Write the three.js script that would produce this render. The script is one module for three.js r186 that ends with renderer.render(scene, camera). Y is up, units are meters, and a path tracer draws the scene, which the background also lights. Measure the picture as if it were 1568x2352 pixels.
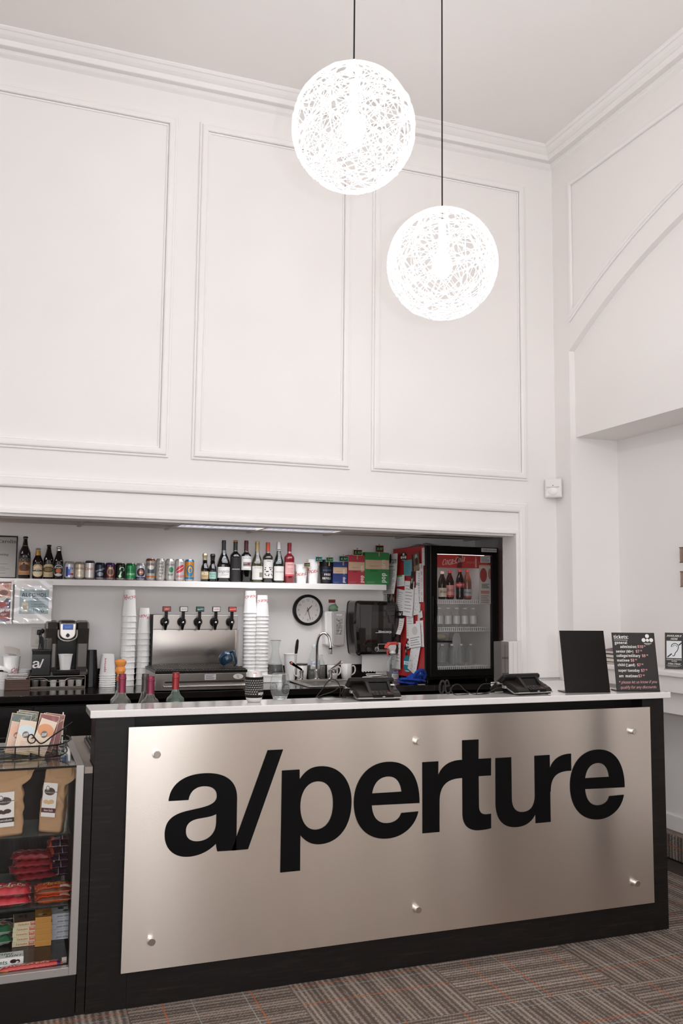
import * as THREE from 'three';
import { mergeGeometries, toCreasedNormals } from 'three/addons/utils/BufferGeometryUtils.js';
import { RoundedBoxGeometry } from 'three/addons/geometries/RoundedBoxGeometry.js';
import { RectAreaLightUniformsLib } from 'three/addons/lights/RectAreaLightUniformsLib.js';

// ---------------------------------------------------------------- camera, sky, lights, exposure
const scene = new THREE.Scene();
const camera = new THREE.PerspectiveCamera(59.95, 1568 / 2352, 0.05, 60);
camera.position.set(-3.3967, 1.4809, 5.0157);
camera.rotation.set(0.0994, -0.3569, 0.0102, 'YXZ');
const renderer = new THREE.WebGLRenderer({ antialias: true });
renderer.toneMapping = THREE.LinearToneMapping;
renderer.toneMappingExposure = 0.87;
renderer.shadowMap.enabled = true;
RectAreaLightUniformsLib.init();
scene.background = new THREE.Color(0.95, 0.97, 1.0);
scene.backgroundIntensity = 1.6;
const LAMP = 1.15, WINDOW = 4.2, FLASH = 8, TROFFER = 9;   // strengths: pendant bulbs, daylight at the front windows, the photographer's flash
const WIN = [[-1.75, 1.0], [-4.2, 1.6], [-6.9, 1.6]];            // windows of the front wall: centre x, width
for (const [x, w] of WIN) {
  const l = new THREE.RectAreaLight(0xf8faff, WINDOW, w, 2.9);
  l.name = 'window_daylight'; l.position.set(x, 2.2, 8.93); l.lookAt(x, 2.2, 0); scene.add(l);
}
{
  const l = new THREE.PointLight(0xf8faff, FLASH, 0, 2);
  l.name = 'photo_flash'; l.position.set(-3.2, 1.57, 5.09); l.castShadow = true; l.shadow.radius = 1.2; scene.add(l);
}

// ---------------------------------------------------------------- helpers
let seed = 7;
const rnd = (a = 0, b = 1) => { seed = (seed + 0x6d2b79f5) | 0; let t = Math.imul(seed ^ (seed >>> 15), 1 | seed); t = (t + Math.imul(t ^ (t >>> 7), 61 | t)) ^ t; return a + (b - a) * (((t ^ (t >>> 14)) >>> 0) / 4294967296); };
const PI = Math.PI, V3 = (x, y, z) => new THREE.Vector3(x, y, z);
const plain = (g) => { const n = g.index ? g.toNonIndexed() : g; for (const k of Object.keys(n.attributes)) if (!['position', 'normal', 'uv'].includes(k)) n.deleteAttribute(k); n.clearGroups?.(); return n; };
const join = (gs) => { gs = [].concat(gs); return gs.length === 1 ? gs[0] : mergeGeometries(gs.map(plain)); };
const box = (w, h, d, x = 0, y = 0, z = 0, r = 0) => { const g = r ? new RoundedBoxGeometry(w, h, d, 2, Math.min(r, w / 2.01, h / 2.01, d / 2.01)) : new THREE.BoxGeometry(w, h, d); g.translate(x, y, z); return g; };
const slab = (x0, x1, y0, y1, z0, z1, r = 0) => box(x1 - x0, y1 - y0, z1 - z0, (x0 + x1) / 2, (y0 + y1) / 2, (z0 + z1) / 2, r);
const cyl = (rt, rb, h, x = 0, y = 0, z = 0, n = 24, open = false, t0 = 0, tl = 2 * PI) => { const g = new THREE.CylinderGeometry(rt, rb, h, n, 1, open, t0, tl); g.translate(x, y + h / 2, z); return g; };
const lathe = (p, n = 28) => new THREE.LatheGeometry(p.map(([r, y]) => new THREE.Vector2(Math.max(r, 1e-5), y)), n);
const creased = (g, a = 0.6) => toCreasedNormals(plain(g), a);
const turned = (p, n = 28, a = 0.7) => creased(lathe(p, n), a);
const tube = (p, r, n = 24, k = 8, closed = false) => new THREE.TubeGeometry(new THREE.CatmullRomCurve3(p.map((q) => V3(...q)), closed, 'centripetal'), n, r, k, closed);
const shape = (p, holes = []) => { const s = new THREE.Shape(p.map(([x, y]) => new THREE.Vector2(x, y))); for (const h of holes) s.holes.push(new THREE.Path(h.map(([x, y]) => new THREE.Vector2(x, y)))); return s; };
const extr = (s, depth, bevel = 0, curve = 12) => { const g = new THREE.ExtrudeGeometry(Array.isArray(s) ? shape(s) : s, { depth: depth - 2 * bevel, bevelEnabled: bevel > 0, bevelSize: bevel, bevelThickness: bevel, bevelOffset: -bevel, bevelSegments: 2, curveSegments: curve }); g.translate(0, 0, bevel); return g; };
const zy = (s, x0, x1, bevel = 0, curve = 12) => { const g = extr(s, x1 - x0, bevel, curve); g.rotateY(-PI / 2); g.translate(x1, 0, 0); return g; };   // profile given as (z, y), run along x
const xz = (s, y0, y1, bevel = 0, curve = 12) => { const g = extr(s, y1 - y0, bevel, curve); g.rotateX(PI / 2); g.translate(0, y1, 0); return g; };   // outline given as (x, z), run along y
const move = (g, x, y, z) => { g.translate(x, y, z); return g; };
const rot = (g, x = 0, y = 0, z = 0) => { if (x) g.rotateX(x); if (y) g.rotateY(y); if (z) g.rotateZ(z); return g; };
const face = (w, h, x = 0, y = 0, z = 0) => { const g = new THREE.PlaneGeometry(w, h); g.translate(x, y, z); return g; };
const wrap = (r0, r1, h, y, arc = 2 * PI, n = 28, turn = 0) => cyl(r1, r0, h, 0, y, 0, n, true, -arc / 2 + turn, arc);     // label around +z, top radius r1
const uvRect = (g, u0, v0, u1, v1) => { const a = g.attributes.uv; for (let i = 0; i < a.count; i++) a.setXY(i, u0 + a.getX(i) * (u1 - u0), v0 + a.getY(i) * (v1 - v0)); return g; };
const uvMetres = (g, k = 1) => { const p = g.attributes.position, n = g.attributes.normal, a = g.attributes.uv; for (let i = 0; i < p.count; i++) { const ax = Math.abs(n.getX(i)), ay = Math.abs(n.getY(i)), az = Math.abs(n.getZ(i)); if (ay > ax && ay > az) a.setXY(i, p.getX(i) * k, p.getZ(i) * k); else if (ax > az) a.setXY(i, p.getZ(i) * k, p.getY(i) * k); else a.setXY(i, p.getX(i) * k, p.getY(i) * k); } return g; };

const used = {};
const numbered = (n) => { const k = (used[n] = (used[n] ?? -1) + 1); return k ? `${n}_${String(k).padStart(3, '0')}` : n; };
function obj(name, geos, m, parent = scene) {
  const o = new THREE.Mesh(join(geos), m);
  o.name = parent === scene ? numbered(name) : name; o.castShadow = o.receiveShadow = true; parent.add(o); return o;
}
function tag(o, label, category, group) { o.userData.label = label; o.userData.category = category; if (group) o.userData.group = group; return o; }
function thing(name, label, category, [x, y, z] = [0, 0, 0], turn = 0, group) {
  const o = new THREE.Group(); o.name = numbered(name); o.position.set(x, y, z); o.rotation.y = turn; scene.add(o); return tag(o, label, category, group);
}
function struct(name, geos, m, parent) { const o = obj(name, geos, m, parent); if (!parent) o.userData.kind = 'structure'; return o; }
function copy(src, [x, y, z], turn, label, group) {
  const o = src.clone(); o.name = numbered(src.name.replace(/_\d{3}$/, '')); o.position.set(x, y, z); o.rotation.set(0, turn, 0); o.userData = { ...src.userData }; if (label) o.userData.label = label; if (group) o.userData.group = group; scene.add(o); return o;
}
const mats = {};
function mat(color, rough = 0.5, metal = 0, more = {}) {
  const key = JSON.stringify([color, rough, metal, more]);
  const dark = typeof color === 'string' && !metal && !more.transmission && parseInt(color.slice(1, 3), 16) < 0x30 ? { specularIntensity: 0.45 } : {};   // matt black plastics and laminates
  return (mats[key] ??= new THREE.MeshPhysicalMaterial({ color, roughness: rough, metalness: metal, ...dark, ...more }));
}
function tex(w, h, draw, srgb = true) {
  const c = document.createElement('canvas'); c.width = w; c.height = h; const x = c.getContext('2d'); draw(x, w, h);
  const t = new THREE.CanvasTexture(c); if (srgb) t.colorSpace = THREE.SRGBColorSpace; t.magFilter = THREE.LinearFilter; t.wrapS = t.wrapT = THREE.RepeatWrapping; return t;
}
const sheets = [];   // small prints share large canvases: each print gets a cell of its own
function cellOf(w, h, draw) {
  let s = sheets.at(-1);
  if (s && s.x + w + 4 > 2048) { s.x = 0; s.y += s.row; s.row = 0; }
  if (!s || s.y + h + 4 > 2048) { const cv = document.createElement('canvas'); cv.width = cv.height = 2048; s = { c: cv.getContext('2d'), x: 0, y: 0, row: 0, t: new THREE.CanvasTexture(cv) }; s.t.colorSpace = THREE.SRGBColorSpace; s.t.magFilter = THREE.LinearFilter; sheets.push(s); }
  const { c, x, y } = s; c.save(); c.translate(x + 2, y + 2); c.beginPath(); c.rect(-2, -2, w + 4, h + 4); c.clip(); draw(c, w, h); c.restore();
  s.x += w + 4; s.row = Math.max(s.row, h + 4);
  const t = s.t.clone(); t.offset.set((x + 2.5) / 2048, 1 - (y + h + 1.5) / 2048); t.repeat.set((w - 1) / 2048, (h - 1) / 2048); return t;
}
const printed = (w, h, draw, rough = 0.5, { own, ...more } = {}) => new THREE.MeshPhysicalMaterial({ map: own ? tex(w, h, draw) : cellOf(w, h, draw), roughness: rough, ...more });
const fill = (c, col, x, y, w, h) => { c.fillStyle = col; c.fillRect(x, y, w, h); };
const text = (c, s, x, y, px, col, font = 'bold {}px sans-serif', align = 'center', sx = 1) => { c.save(); c.translate(x, y); c.scale(sx, 1); c.fillStyle = col; c.font = font.replace('{}', px); c.textAlign = align; c.textBaseline = 'middle'; c.fillText(s, 0, 0); c.restore(); };
const oval = (c, col, x, y, rx, ry) => { c.fillStyle = col; c.beginPath(); c.ellipse(x, y, rx, ry, 0, 0, 2 * PI); c.fill(); };
const lines = (c, col, x, y, w, n, gap, lw = 2, seedy = 1) => { c.fillStyle = col; for (let i = 0; i < n; i++) c.fillRect(x, y + i * gap, w * (0.7 + 0.3 * Math.abs(Math.sin(i * 2.3 + seedy))), lw); };
const SERIF = 'italic bold {}px serif';
function script(c, s, x, y, px, col, squeeze = 0.8) {   // flowing italic lettering with a swash below
  c.save(); c.translate(x, y); c.transform(squeeze, -0.12, -0.12, 1, 0, 0); text(c, s, 0, 0, px, col, SERIF); c.strokeStyle = col; c.lineWidth = px * 0.07; c.beginPath(); c.moveTo(-px * 1.1, px * 0.32); c.bezierCurveTo(-px * 0.5, px * 0.62, px * 0.2, px * 0.2, px * 1.0, px * 0.42); c.stroke(); c.restore();
}
// the house logo: five discs in a ring with a small line under it
function discs(c, x, y, r, ink, paper) { oval(c, paper, x, y, r, r); for (const [a, b, k] of [[0, -0.52, 0.3], [-0.58, 0.08, 0.3], [0, 0.1, 0.24], [0.58, 0.08, 0.3]]) oval(c, ink, x + a * r, y + b * r, r * k, r * k); text(c, 'aperture', x, y + r * 0.55, r * 0.27, ink); fill(c, ink, x - r * 0.3, y + r * 0.72, r * 0.6, r * 0.06); }
// grotesque letters as outlines, millimetres on the sign plate (y up)
const GLYPHS = {
  a: 'M154 597C158 655 205 691 285 691C370 691 416 655 416 590L417 397L344 399C341 408 339 418 338 428C310 402 275 389 236 389C180 389 143 425 143 478C143 535 180 550 235 558C290 566 337 570 337 603C337 630 315 643 284 643C252 643 233 625 229 596Z|M337 537C315 527 290 528 262 524C235 519 222 507 222 484C222 456 243 442 271 442C308 442 337 466 337 505Z',
  slash: 'M534 765L597 765L463 397L399 397Z',
  p: 'M594 684L666 684L667 646C690 678 715 692 752 692C835 692 887 630 887 545C887 450 835 391 757 391C722 391 695 405 673 433L674 298L594 298Z|M739 448C697 448 672 488 671 543C671 600 700 634 740 634C785 634 809 598 809 543C809 485 783 448 739 448Z',
  e: 'M1188 520C1190 620 1145 694 1045 694C955 694 898 630 898 543C898 450 955 389 1045 389C1110 389 1168 425 1183 487L1106 486C1098 462 1075 450 1047 450C1003 450 978 478 975 525Z|M976 572L1107 571C1102 612 1080 635 1044 635C1005 635 982 610 976 572Z',
  r: 'M1201 684L1275 684L1274 626C1290 662 1325 686 1388 684L1388 609C1315 612 1280 585 1280 520L1280 397L1202 397Z',
  t: 'M1388 765L1466 765L1465 684L1526 684L1525 612L1465 612L1466 490C1466 462 1480 452 1505 452L1524 453L1524 393C1505 390 1490 389 1470 389C1415 389 1388 415 1388 465Z',
  u: 'M1548 683L1625 683L1626 510C1626 468 1648 449 1682 449C1720 449 1741 472 1742 515L1742 683L1819 683L1820 397L1744 397L1744 437C1725 405 1695 388 1650 388C1580 388 1547 430 1547 495Z',
  arm: 'M1819 683L1819 622C1833 660 1870 684 1930 683L1930 609C1855 612 1822 590 1822 525L1819 525Z',
};
const glyphParts = (k) => GLYPHS[k].split('|').map((s) => [...s.matchAll(/([MLC])([\d. ]+)/g)].map((m) => [m[1], m[2].trim().split(/ +/).map(Number)]));
function trace(target, cmds, dx, k, ky = k, ox = 0, oy = 0) { for (const [c, n] of cmds) { const p = n.map((v, i) => (i % 2 ? oy + v * ky : ox + (v + dx) * k)); if (c === 'M') target.moveTo(...p); else if (c === 'L') target.lineTo(...p); else target.bezierCurveTo(...p); } target.closePath?.(); return target; }
const WORD = [['a', 0], ['slash', 0], ['p', 0], ['e', 0], ['r', 0], ['t', 0], ['u', 0], ['arm', 0], ['e', 1026]];
function logo(c, n, x, y, px, col) {   // the first n letters on a canvas, x-height px, baseline left at x, y
  const k = px / 287; c.fillStyle = col; for (const [g, dx] of WORD.slice(0, n)) { c.beginPath(); for (const part of glyphParts(g)) trace(c, part, dx - 143, k, -k, x, y + 397 * k); c.fill('evenodd'); }
}
// ---------------------------------------------------------------- materials of the place
const grain = (w, h, base, amp, col) => (c) => { fill(c, base, 0, 0, w, h); for (let i = 0; i < w * h * amp; i++) { c.fillStyle = col[i % col.length]; c.fillRect(rnd(0, w), rnd(0, h), rnd(0.6, 2), rnd(0.6, 2)); } };
const PAINT = mat('#f7f3f0', 0.55), CEIL = mat('#f8f4f1', 0.7), TRIM = mat('#f8f4f1', 0.42);
const RECESS = mat('#f4efeb', 0.6);
const BLACK = mat('#0c0a09', 0.45, 0, { specularIntensity: 0.4 }), DARK = printed(256, 256, (c) => { fill(c, '#181412', 0, 0, 256, 256); for (let i = 0; i < 1500; i++) { c.fillStyle = i % 2 ? 'rgba(70,60,54,.18)' : 'rgba(0,0,0,.2)'; c.fillRect(rnd(0, 256), rnd(0, 256), rnd(6, 40), 0.8); } }, 0.45, { own: true, specularIntensity: 0.5 });
const QUARTZ = printed(512, 512, grain(512, 512, '#ece8e5', 0.02, ['rgba(150,145,142,.35)', 'rgba(255,255,255,.6)', 'rgba(190,185,182,.5)']), 0.12, { own: true, clearcoat: 0.5, clearcoatRoughness: 0.06 });
const STEEL = mat('#b9b2ab', 0.28, 1), CHROME = mat('#d8d6d4', 0.07, 1), ALU = mat('#bdb8b4', 0.35, 1), SILVER = mat('#a8a29e', 0.45, 0.75);
const WHITE = mat('#f1eeeb', 0.5), PAPERCUP = mat('#f3f1ee', 0.55), PLASTIC = mat('#171514', 0.25), PAPER = mat('#ece9e6', 0.7);
const GLASS = mat('#ffffff', 0.02, 0, { transmission: 1, thickness: 0, ior: 1.5, side: THREE.DoubleSide }), CLEAR = mat('#f6f8f7', 0.04, 0, { transmission: 0.93, thickness: 0, ior: 1.45, side: THREE.DoubleSide });

// ---------------------------------------------------------------- floor of carpet squares
const YARN = [['#a89a8e', '#463b34'], ['#afa195', '#4a3f38'], ['#a09286', '#423831']].map(([hi, lo], k) => printed(512, 512, (c) => {
  fill(c, '#6c5f56', 0, 0, 512, 512);
  for (let x = 0; x < 512; x += 4) {                                // pile rows run along v, light and dark bands across u
    const band = Math.sin((x / 512) * PI * 2 * 27 + Math.sin(x * 0.021 + k) * 2) + 0.5 * Math.sin(x * 0.07 + k * 2);
    for (let y = 0; y < 512; y += 5) { c.globalAlpha = Math.min(1, Math.abs(band) * 0.55 + rnd(0, 0.35)); c.fillStyle = (band + rnd(-0.7, 0.7)) > 0 ? hi : lo; c.fillRect(x + ((y / 5) % 2) * 2, y, 4, 4.4); }
  }
  c.globalAlpha = 1;
  for (const [v, col, w] of [[[0.4, '#b5592f', 4.5], [0.585, '#8f9a9b', 3.5], [0.645, '#b5592f', 4.5], [0.94, '#8f9a9b', 3.5]], [[0.13, '#b5592f', 4.5], [0.5, '#b5592f', 4.5], [0.54, '#8f9a9b', 3.5], [0.77, '#b5592f', 4.5]], [[0.25, '#b5592f', 4.5], [0.3, '#8f9a9b', 3.5], [0.8, '#b5592f', 4.5], [0.62, '#8f9a9b', 3]]][k])
    for (let x = 0; x < 512; x += 6) { c.globalAlpha = rnd(0.55, 1); fill(c, col, x, (1 - v) * 512 + rnd(-0.7, 0.7), 6, w); }
  c.globalAlpha = 1;
}, 0.95, { own: true }));
{
  const floor = struct('floor', slab(-7.2, 0.5, -0.12, -0.008, -1.6, 9.1), mat('#3a322d', 0.9));
  const g = new THREE.BoxGeometry(0.6075, 0.009, 0.6075); g.translate(0, -0.0045, 0);
  const q = g.clone(); q.rotateY(PI / 2);
  for (let i = -10; i < 3; i++) for (let j = -6; j < 12; j++) {
    const x = -1.405 + 0.609 * i, z = 1.698 + 0.609 * j; if (x > 0.5 || x < -7.1) continue;
    const m = obj('carpet_tile', (i + j + 20) % 2 ? g : q, YARN[(((i * 5 + j * 3) % 3) + 3) % 3], floor); m.position.set(x, 0, z);
    if (i === -1 && j === 0) m.material = YARN[0], m.geometry = g; if (i === 0 && j === 0) m.material = YARN[1], m.geometry = q;
  }
}

// ---------------------------------------------------------------- walls and ceiling
struct('wall_back', extr([[-7.2, -0.1], [-6, -0.1], [-6, 1.91], [-0.328, 1.91], [-0.328, -0.1], [0.5, -0.1], [0.5, 4.75], [-7.2, 4.75]], 0.14).translate(0, 0, -0.14), PAINT);
const ARC = { z: 2.278, y: -0.009, r: 3.784 }, archPt = (z, r) => ARC.y + Math.sqrt(r * r - (z - ARC.z) ** 2);
const arcTo = (s, z0, z1, r) => s.absarc(ARC.z, ARC.y, r, Math.atan2(archPt(z0, r) - ARC.y, z0 - ARC.z), Math.atan2(archPt(z1, r) - ARC.y, z1 - ARC.z), z0 < z1);
{
  const s = new THREE.Shape(); s.moveTo(0, -0.1); s.lineTo(0.172, -0.1); s.lineTo(0.172, archPt(0.172, ARC.r)); arcTo(s, 0.172, 4.384, ARC.r);
  for (const p of [[4.384, -0.1], [9.1, -0.1], [9.1, 4.75], [0, 4.75]]) s.lineTo(...p);
  struct('wall_right', zy(s, 0, 0.4, 0, 40), PAINT);
  const h = new THREE.Shape(); h.moveTo(0.172, 2.56); h.lineTo(0.172, archPt(0.172, ARC.r)); arcTo(h, 0.172, 4.384, ARC.r); h.lineTo(4.384, 2.56);
  struct('wall_niche_header', zy(h, 0.042, 0.399, 0, 40), PAINT);
  struct('wall_niche', slab(0.367, 0.55, 0, 2.6, 0.1, 4.45), PAINT);
  const st = struct('floor_step', slab(0.29, 0.367, 0, 0.145, 0.172, 4.384, 0.012), YARN[1]); uvMetres(st.geometry, 1.64);
  struct('baseboard_niche', [slab(0.352, 0.368, 0.145, 0.235, 0.172, 4.384, 0.004)], TRIM);
}
struct('wall_left', slab(-7.3, -7.15, -0.1, 4.75, -1.6, 9.1), PAINT);
{
  const s = shape([[-7.2, -0.1], [0.5, -0.1], [0.5, 4.75], [-7.2, 4.75]], WIN.map(([x, w]) => [[x - w / 2, 0.7], [x - w / 2, 3.7], [x + w / 2, 3.7], [x + w / 2, 0.7]]));
  struct('wall_front', extr(s, 0.2).translate(0, 0, 9), mat('#f6f2ee', 0.6));
  WIN.forEach(([x, w], k) => {
    const o = new THREE.Group(); o.name = `window_${k + 1}`; o.position.set(x, 0.7, 9.08); o.userData.kind = 'structure'; scene.add(o);
    const ring = extr(shape([[-w / 2, 0], [w / 2, 0], [w / 2, 3], [-w / 2, 3]], [[[-w / 2 + 0.06, 0.06], [-w / 2 + 0.06, 2.94], [w / 2 - 0.06, 2.94], [w / 2 - 0.06, 0.06]]]), 0.06, 0.005);
    obj('window_frame', ring, mat('#e8e2dc', 0.5), o); obj('pane', slab(-w / 2 + 0.05, w / 2 - 0.05, 0.05, 2.95, 0.028, 0.034), GLASS, o); obj('mullion', slab(-w / 2 + 0.05, w / 2 - 0.05, 1.95, 2.0, 0.01, 0.05), mat('#e8e2dc', 0.5), o);
  });
}
struct('ceiling', slab(-7.2, 0.5, 4.555, 4.75, -0.1, 9.1), CEIL);
// a pair of dark door frames in the wall that the steel sign mirrors
for (const [k, z, w] of [[1, 5.05, 0.24], [2, 6.6, 0.2]]) struct(`trim_door_${k}`, slab(-0.03, 0.02, 0, 2.6, z - w / 2, z + w / 2, 0.006), mat('#2a2523', 0.5));

// crown along the back and the right wall
const CROWN = [[-0.02, 4.6], [0.147, 4.6], [0.147, 4.547], [0.138, 4.538], [0.128, 4.536], [0.113, 4.521], [0.098, 4.512], [0.088, 4.509], [0.086, 4.48], [0.082, 4.477], [0.03, 4.488], [0.026, 4.47], [0.02, 4.464], [0.008, 4.457], [0, 4.452], [-0.02, 4.452]];
const mitre = (p, far, along) => { // a moulding with a 45 degree end at the corner of the two walls
  const g = along === 'x' ? zy(p, 0, 1) : extr(p.map(([a, y]) => [-a, y]), 1); const q = g.attributes.position;
  for (let i = 0; i < q.count; i++) { if (along === 'x') q.setX(i, q.getX(i) > 0.5 ? -q.getZ(i) + 0.02 * (q.getZ(i) < 0) : far); else q.setZ(i, q.getZ(i) < 0.5 ? -q.getX(i) : far); }
  g.computeVertexNormals(); return g;
};
struct('trim_1', mitre(CROWN, -7.2, 'x'), TRIM); struct('trim_2', mitre(CROWN, 9, 'z'), TRIM);

// picture-frame mouldings: an outer bead and a broader inner ogee
const ring = (o, i, d, b) => extr(shape(o, [i.slice().reverse()]), d, b);
const rect = (x0, x1, y0, y1, k = 0) => [[x0 + k, y0 + k], [x1 - k, y0 + k], [x1 - k, y1 - k], [x0 + k, y1 - k]];
[[-3.72, -2.581], [-2.449, -1.478], [-1.337, -0.22], [-4.99, -3.85]].forEach(([a, b], k) => {
  struct(`trim_${k + 3}`, [ring(rect(a, b, 2.277, 4.305), rect(a, b, 2.277, 4.305, 0.014), 0.012, 0.004), ring(rect(a, b, 2.277, 4.305, 0.013), rect(a, b, 2.277, 4.305, 0.05), 0.024, 0.009), ring(rect(a, b, 2.277, 4.305, 0.05), rect(a, b, 2.277, 4.305, 0.062), 0.007, 0.003)], TRIM);
});
{ // the arched panel moulding on the right wall
  const side = (k) => { const s = new THREE.Shape(), r = 3.933 + k; s.moveTo(0.19 + k, 4.287 - k); s.lineTo(0.19 + k, archPt(0.19 + k, r)); arcTo(s, 0.19 + k, 4.366 - k, r); s.lineTo(4.366 - k, 4.287 - k); return s; };
  const band = (a, b, d, bv) => { const s = side(a); s.holes.push(new THREE.Path(side(b).getPoints(40).reverse())); const g = extr(s, d, bv, 40); g.rotateY(-PI / 2); return g; };
  struct('trim_7', [band(0, 0.014, 0.012, 0.004), band(0.012, 0.04, 0.02, 0.007)], TRIM);
}
{ // casing round the bar opening: moulded architrave, flat frieze, stepped inner bead
  const ell = (x, y, w) => [[-6.1, y], [x, y], [x, 0], [x - w, 0], [x - w, y - w], [-6.1, y - w]];
  struct('trim_8', [extr(ell(-0.234, 2.132, 0.018), 0.02, 0.005), extr(ell(-0.251, 2.115, 0.05), 0.036, 0.012), slab(-6.1, -0.3, 1.95, 2.062, 0, 0.012), extr(ell(-0.3, 1.951, 0.012), 0.026, 0.004), extr(ell(-0.311, 1.94, 0.018), 0.034, 0.005)], TRIM);
}
struct('trim_9', slab(-0.23, 0, 0.995, 1.03, 0, 0.02, 0.005), TRIM);   // chair rail between casing and corner
struct('baseboard_back', slab(-0.23, 0, 0, 0.12, 0, 0.016, 0.004), TRIM);

// the recess behind the bar
struct('wall_recess_back', slab(-6.1, 0.3, -0.1, 2.17, -1.55, -1.4), RECESS);
struct('wall_recess_right', slab(0.16, 0.3, -0.1, 2.17, -1.45, -0.13), RECESS);
struct('wall_recess_left', slab(-6.15, -6, -0.1, 2.17, -1.45, -0.13), RECESS);
{
  const c = struct('ceiling_recess', slab(-6.1, 0.3, 2.07, 2.17, -1.5, -0.1), RECESS);
  const tile = printed(256, 256, (x) => { fill(x, '#d6cdc5', 0, 0, 256, 256); for (let i = 0; i < 1400; i++) { x.fillStyle = i % 3 ? 'rgba(120,108,98,.35)' : 'rgba(235,228,220,.4)'; x.fillRect(rnd(0, 256), rnd(0, 256), rnd(1, 3), rnd(1, 3)); } }, 0.95);
  const bars = mat('#cfc6be', 0.6), X = (k) => -1.143 + 0.6045 * k;
  for (let k = -8; k <= 2; k++) { const x1 = Math.min(X(k), 0.16); obj('ceiling_bar', slab(x1 - 0.012, x1 + 0.012, 1.972, 1.985, -1.4, -0.14), bars, c);
    for (const [z0, z1] of [[-1.4, -1.14], [-1.14, -0.535], [-0.535, -0.14]]) { if (k > 2 || (z0 === -1.14 && (k === -1 || k === 0 || k === -5 || k === -4))) continue; const a = X(k - 1) + 0.01, b = Math.min(X(k) - 0.01, 0.158); if (b > a) obj('ceiling_tile', slab(a, b, 1.984, 2.0, z0 + 0.01, z1 - 0.01), tile, c); } }
  for (const z of [-1.14, -0.535]) obj('ceiling_bar', slab(-5.98, 0.158, 1.9725, 1.9845, z - 0.012, z + 0.012), bars, c);
const troffer = (x, label) => {
    const t = thing('ceiling_light', label, 'light', [x, 1.98, -0.8375]);
    obj('frame', ring(rect(-0.592, 0.592, -0.29, 0.29), rect(-0.592, 0.592, -0.29, 0.29, 0.02), 0.02, 0.003).rotateX(-PI / 2).translate(0, -0.004, 0), WHITE, t);
    const bl = []; for (let i = 0; i < 24; i++) bl.push(box(0.002, 0.016, 0.55, -0.57 + i * 0.0495, 0.012, 0)); for (const z of [-0.27, -0.18, -0.09, 0, 0.09, 0.18, 0.27]) bl.push(box(1.14, 0.04, 0.002, 0, 0.02, z));
    obj('louvre', bl, mat('#d8d8dc', 0.16, 1), t); obj('lamp_panel', slab(-0.57, 0.57, 0.062, 0.066, -0.27, 0.27), mat('#ffffff', 0.5, 0, { emissive: '#fffaf4', emissiveIntensity: 1.2 }), t);
    obj('housing', [slab(-0.59, -0.575, 0, 0.075, -0.285, 0.285), slab(0.575, 0.59, 0, 0.075, -0.285, 0.285), slab(-0.59, 0.59, 0, 0.075, -0.285, -0.275), slab(-0.59, 0.59, 0, 0.075, 0.275, 0.285), slab(-0.59, 0.59, 0.067, 0.075, -0.285, 0.285)], mat('#e9e6e3', 0.4), t);
    const l = new THREE.RectAreaLight(0xf8faff, TROFFER, 1.12, 0.52); l.name = 'troffer_light'; l.position.set(0, 0.06, 0); l.rotation.x = -PI / 2; t.add(l);
  };
  troffer(-1.7475, 'flush ceiling light with a glittering silver louvre above the bottle shelf'); troffer(-4.165, 'second flush ceiling light with silver louvre, farther along the recess');
}
// ---------------------------------------------------------------- ticket and bar counter
{
  const t = thing('service_counter', 'black laminate service counter carrying the brushed steel sign', 'counter');
  obj('post', uvMetres(slab(-3.074, -2.93, 0, 1.042, 1.42, 1.58, 0.002)), DARK, t); obj('post', uvMetres(slab(-0.615, -0.494, 0, 1.042, 1.42, 1.58, 0.002)), DARK, t);
  obj('front_panel', uvMetres(slab(-2.93, -0.615, 0, 1.04, 1.42, 1.5)), DARK, t); obj('bottom_rail', uvMetres(slab(-2.93, -0.615, 0, 0.16, 1.5, 1.58)), DARK, t);
  const c = obj('countertop', uvMetres(slab(-3.095, -0.468, 1.042, 1.07, 1.4, 1.602, 0.004), 2.2), QUARTZ); tag(c, 'narrow white quartz slab topping the black sign counter', 'countertop');
}
{ // brushed steel plate with black lettering on stand-off bolts
  const t = thing('steel_sign', 'brushed stainless steel sign with large black aperture lettering', 'sign', [-2.955, 0.1319, 1.6]);
  const g = new THREE.BoxGeometry(2.366, 0.873, 0.003, 90, 34, 1); g.translate(1.183, 0.4365, -0.0015);
  const p = g.attributes.position; for (let i = 0; i < p.count; i++) { const x = p.getX(i), y = p.getY(i); p.setZ(i, p.getZ(i) + 0.0009 * Math.sin(x * 4.1 + 1 + y * 1.7) * Math.sin(y * 3.4 + 0.4) + 0.00035 * Math.sin(x * 11 + y * 2)); }
  g.computeVertexNormals();
  obj('plate', g, mat('#ece3d9', 0.25, 1, { anisotropy: 0.95, anisotropyRotation: PI / 2 }), t);
  const ink = mat('#050404', 0.6, 0, { specularIntensity: 0.25 });
  for (const [n, dx] of WORD) { const [o, h] = glyphParts(n); const s = trace(new THREE.Shape(), o, dx, 0.001); if (h) s.holes.push(trace(new THREE.Path(), h, dx, 0.001)); obj('letter', extr(s, 0.0022, 0, 14).translate(0, 0, 0.0004), ink, t); }
  for (const [x, y] of [[0.104, 0.772], [0.105, 0.104], [1.177, 0.771], [1.177, 0.102], [2.261, 0.768], [2.26, 0.099]]) obj('standoff_bolt', rot(turned([[0, 0], [0.0135, 0], [0.0135, 0.02], [0.012, 0.0225], [0, 0.0225]], 24, 0.4), PI / 2).translate(x, y, 0), mat('#d9d5d1', 0.22, 1), t);
}
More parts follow.
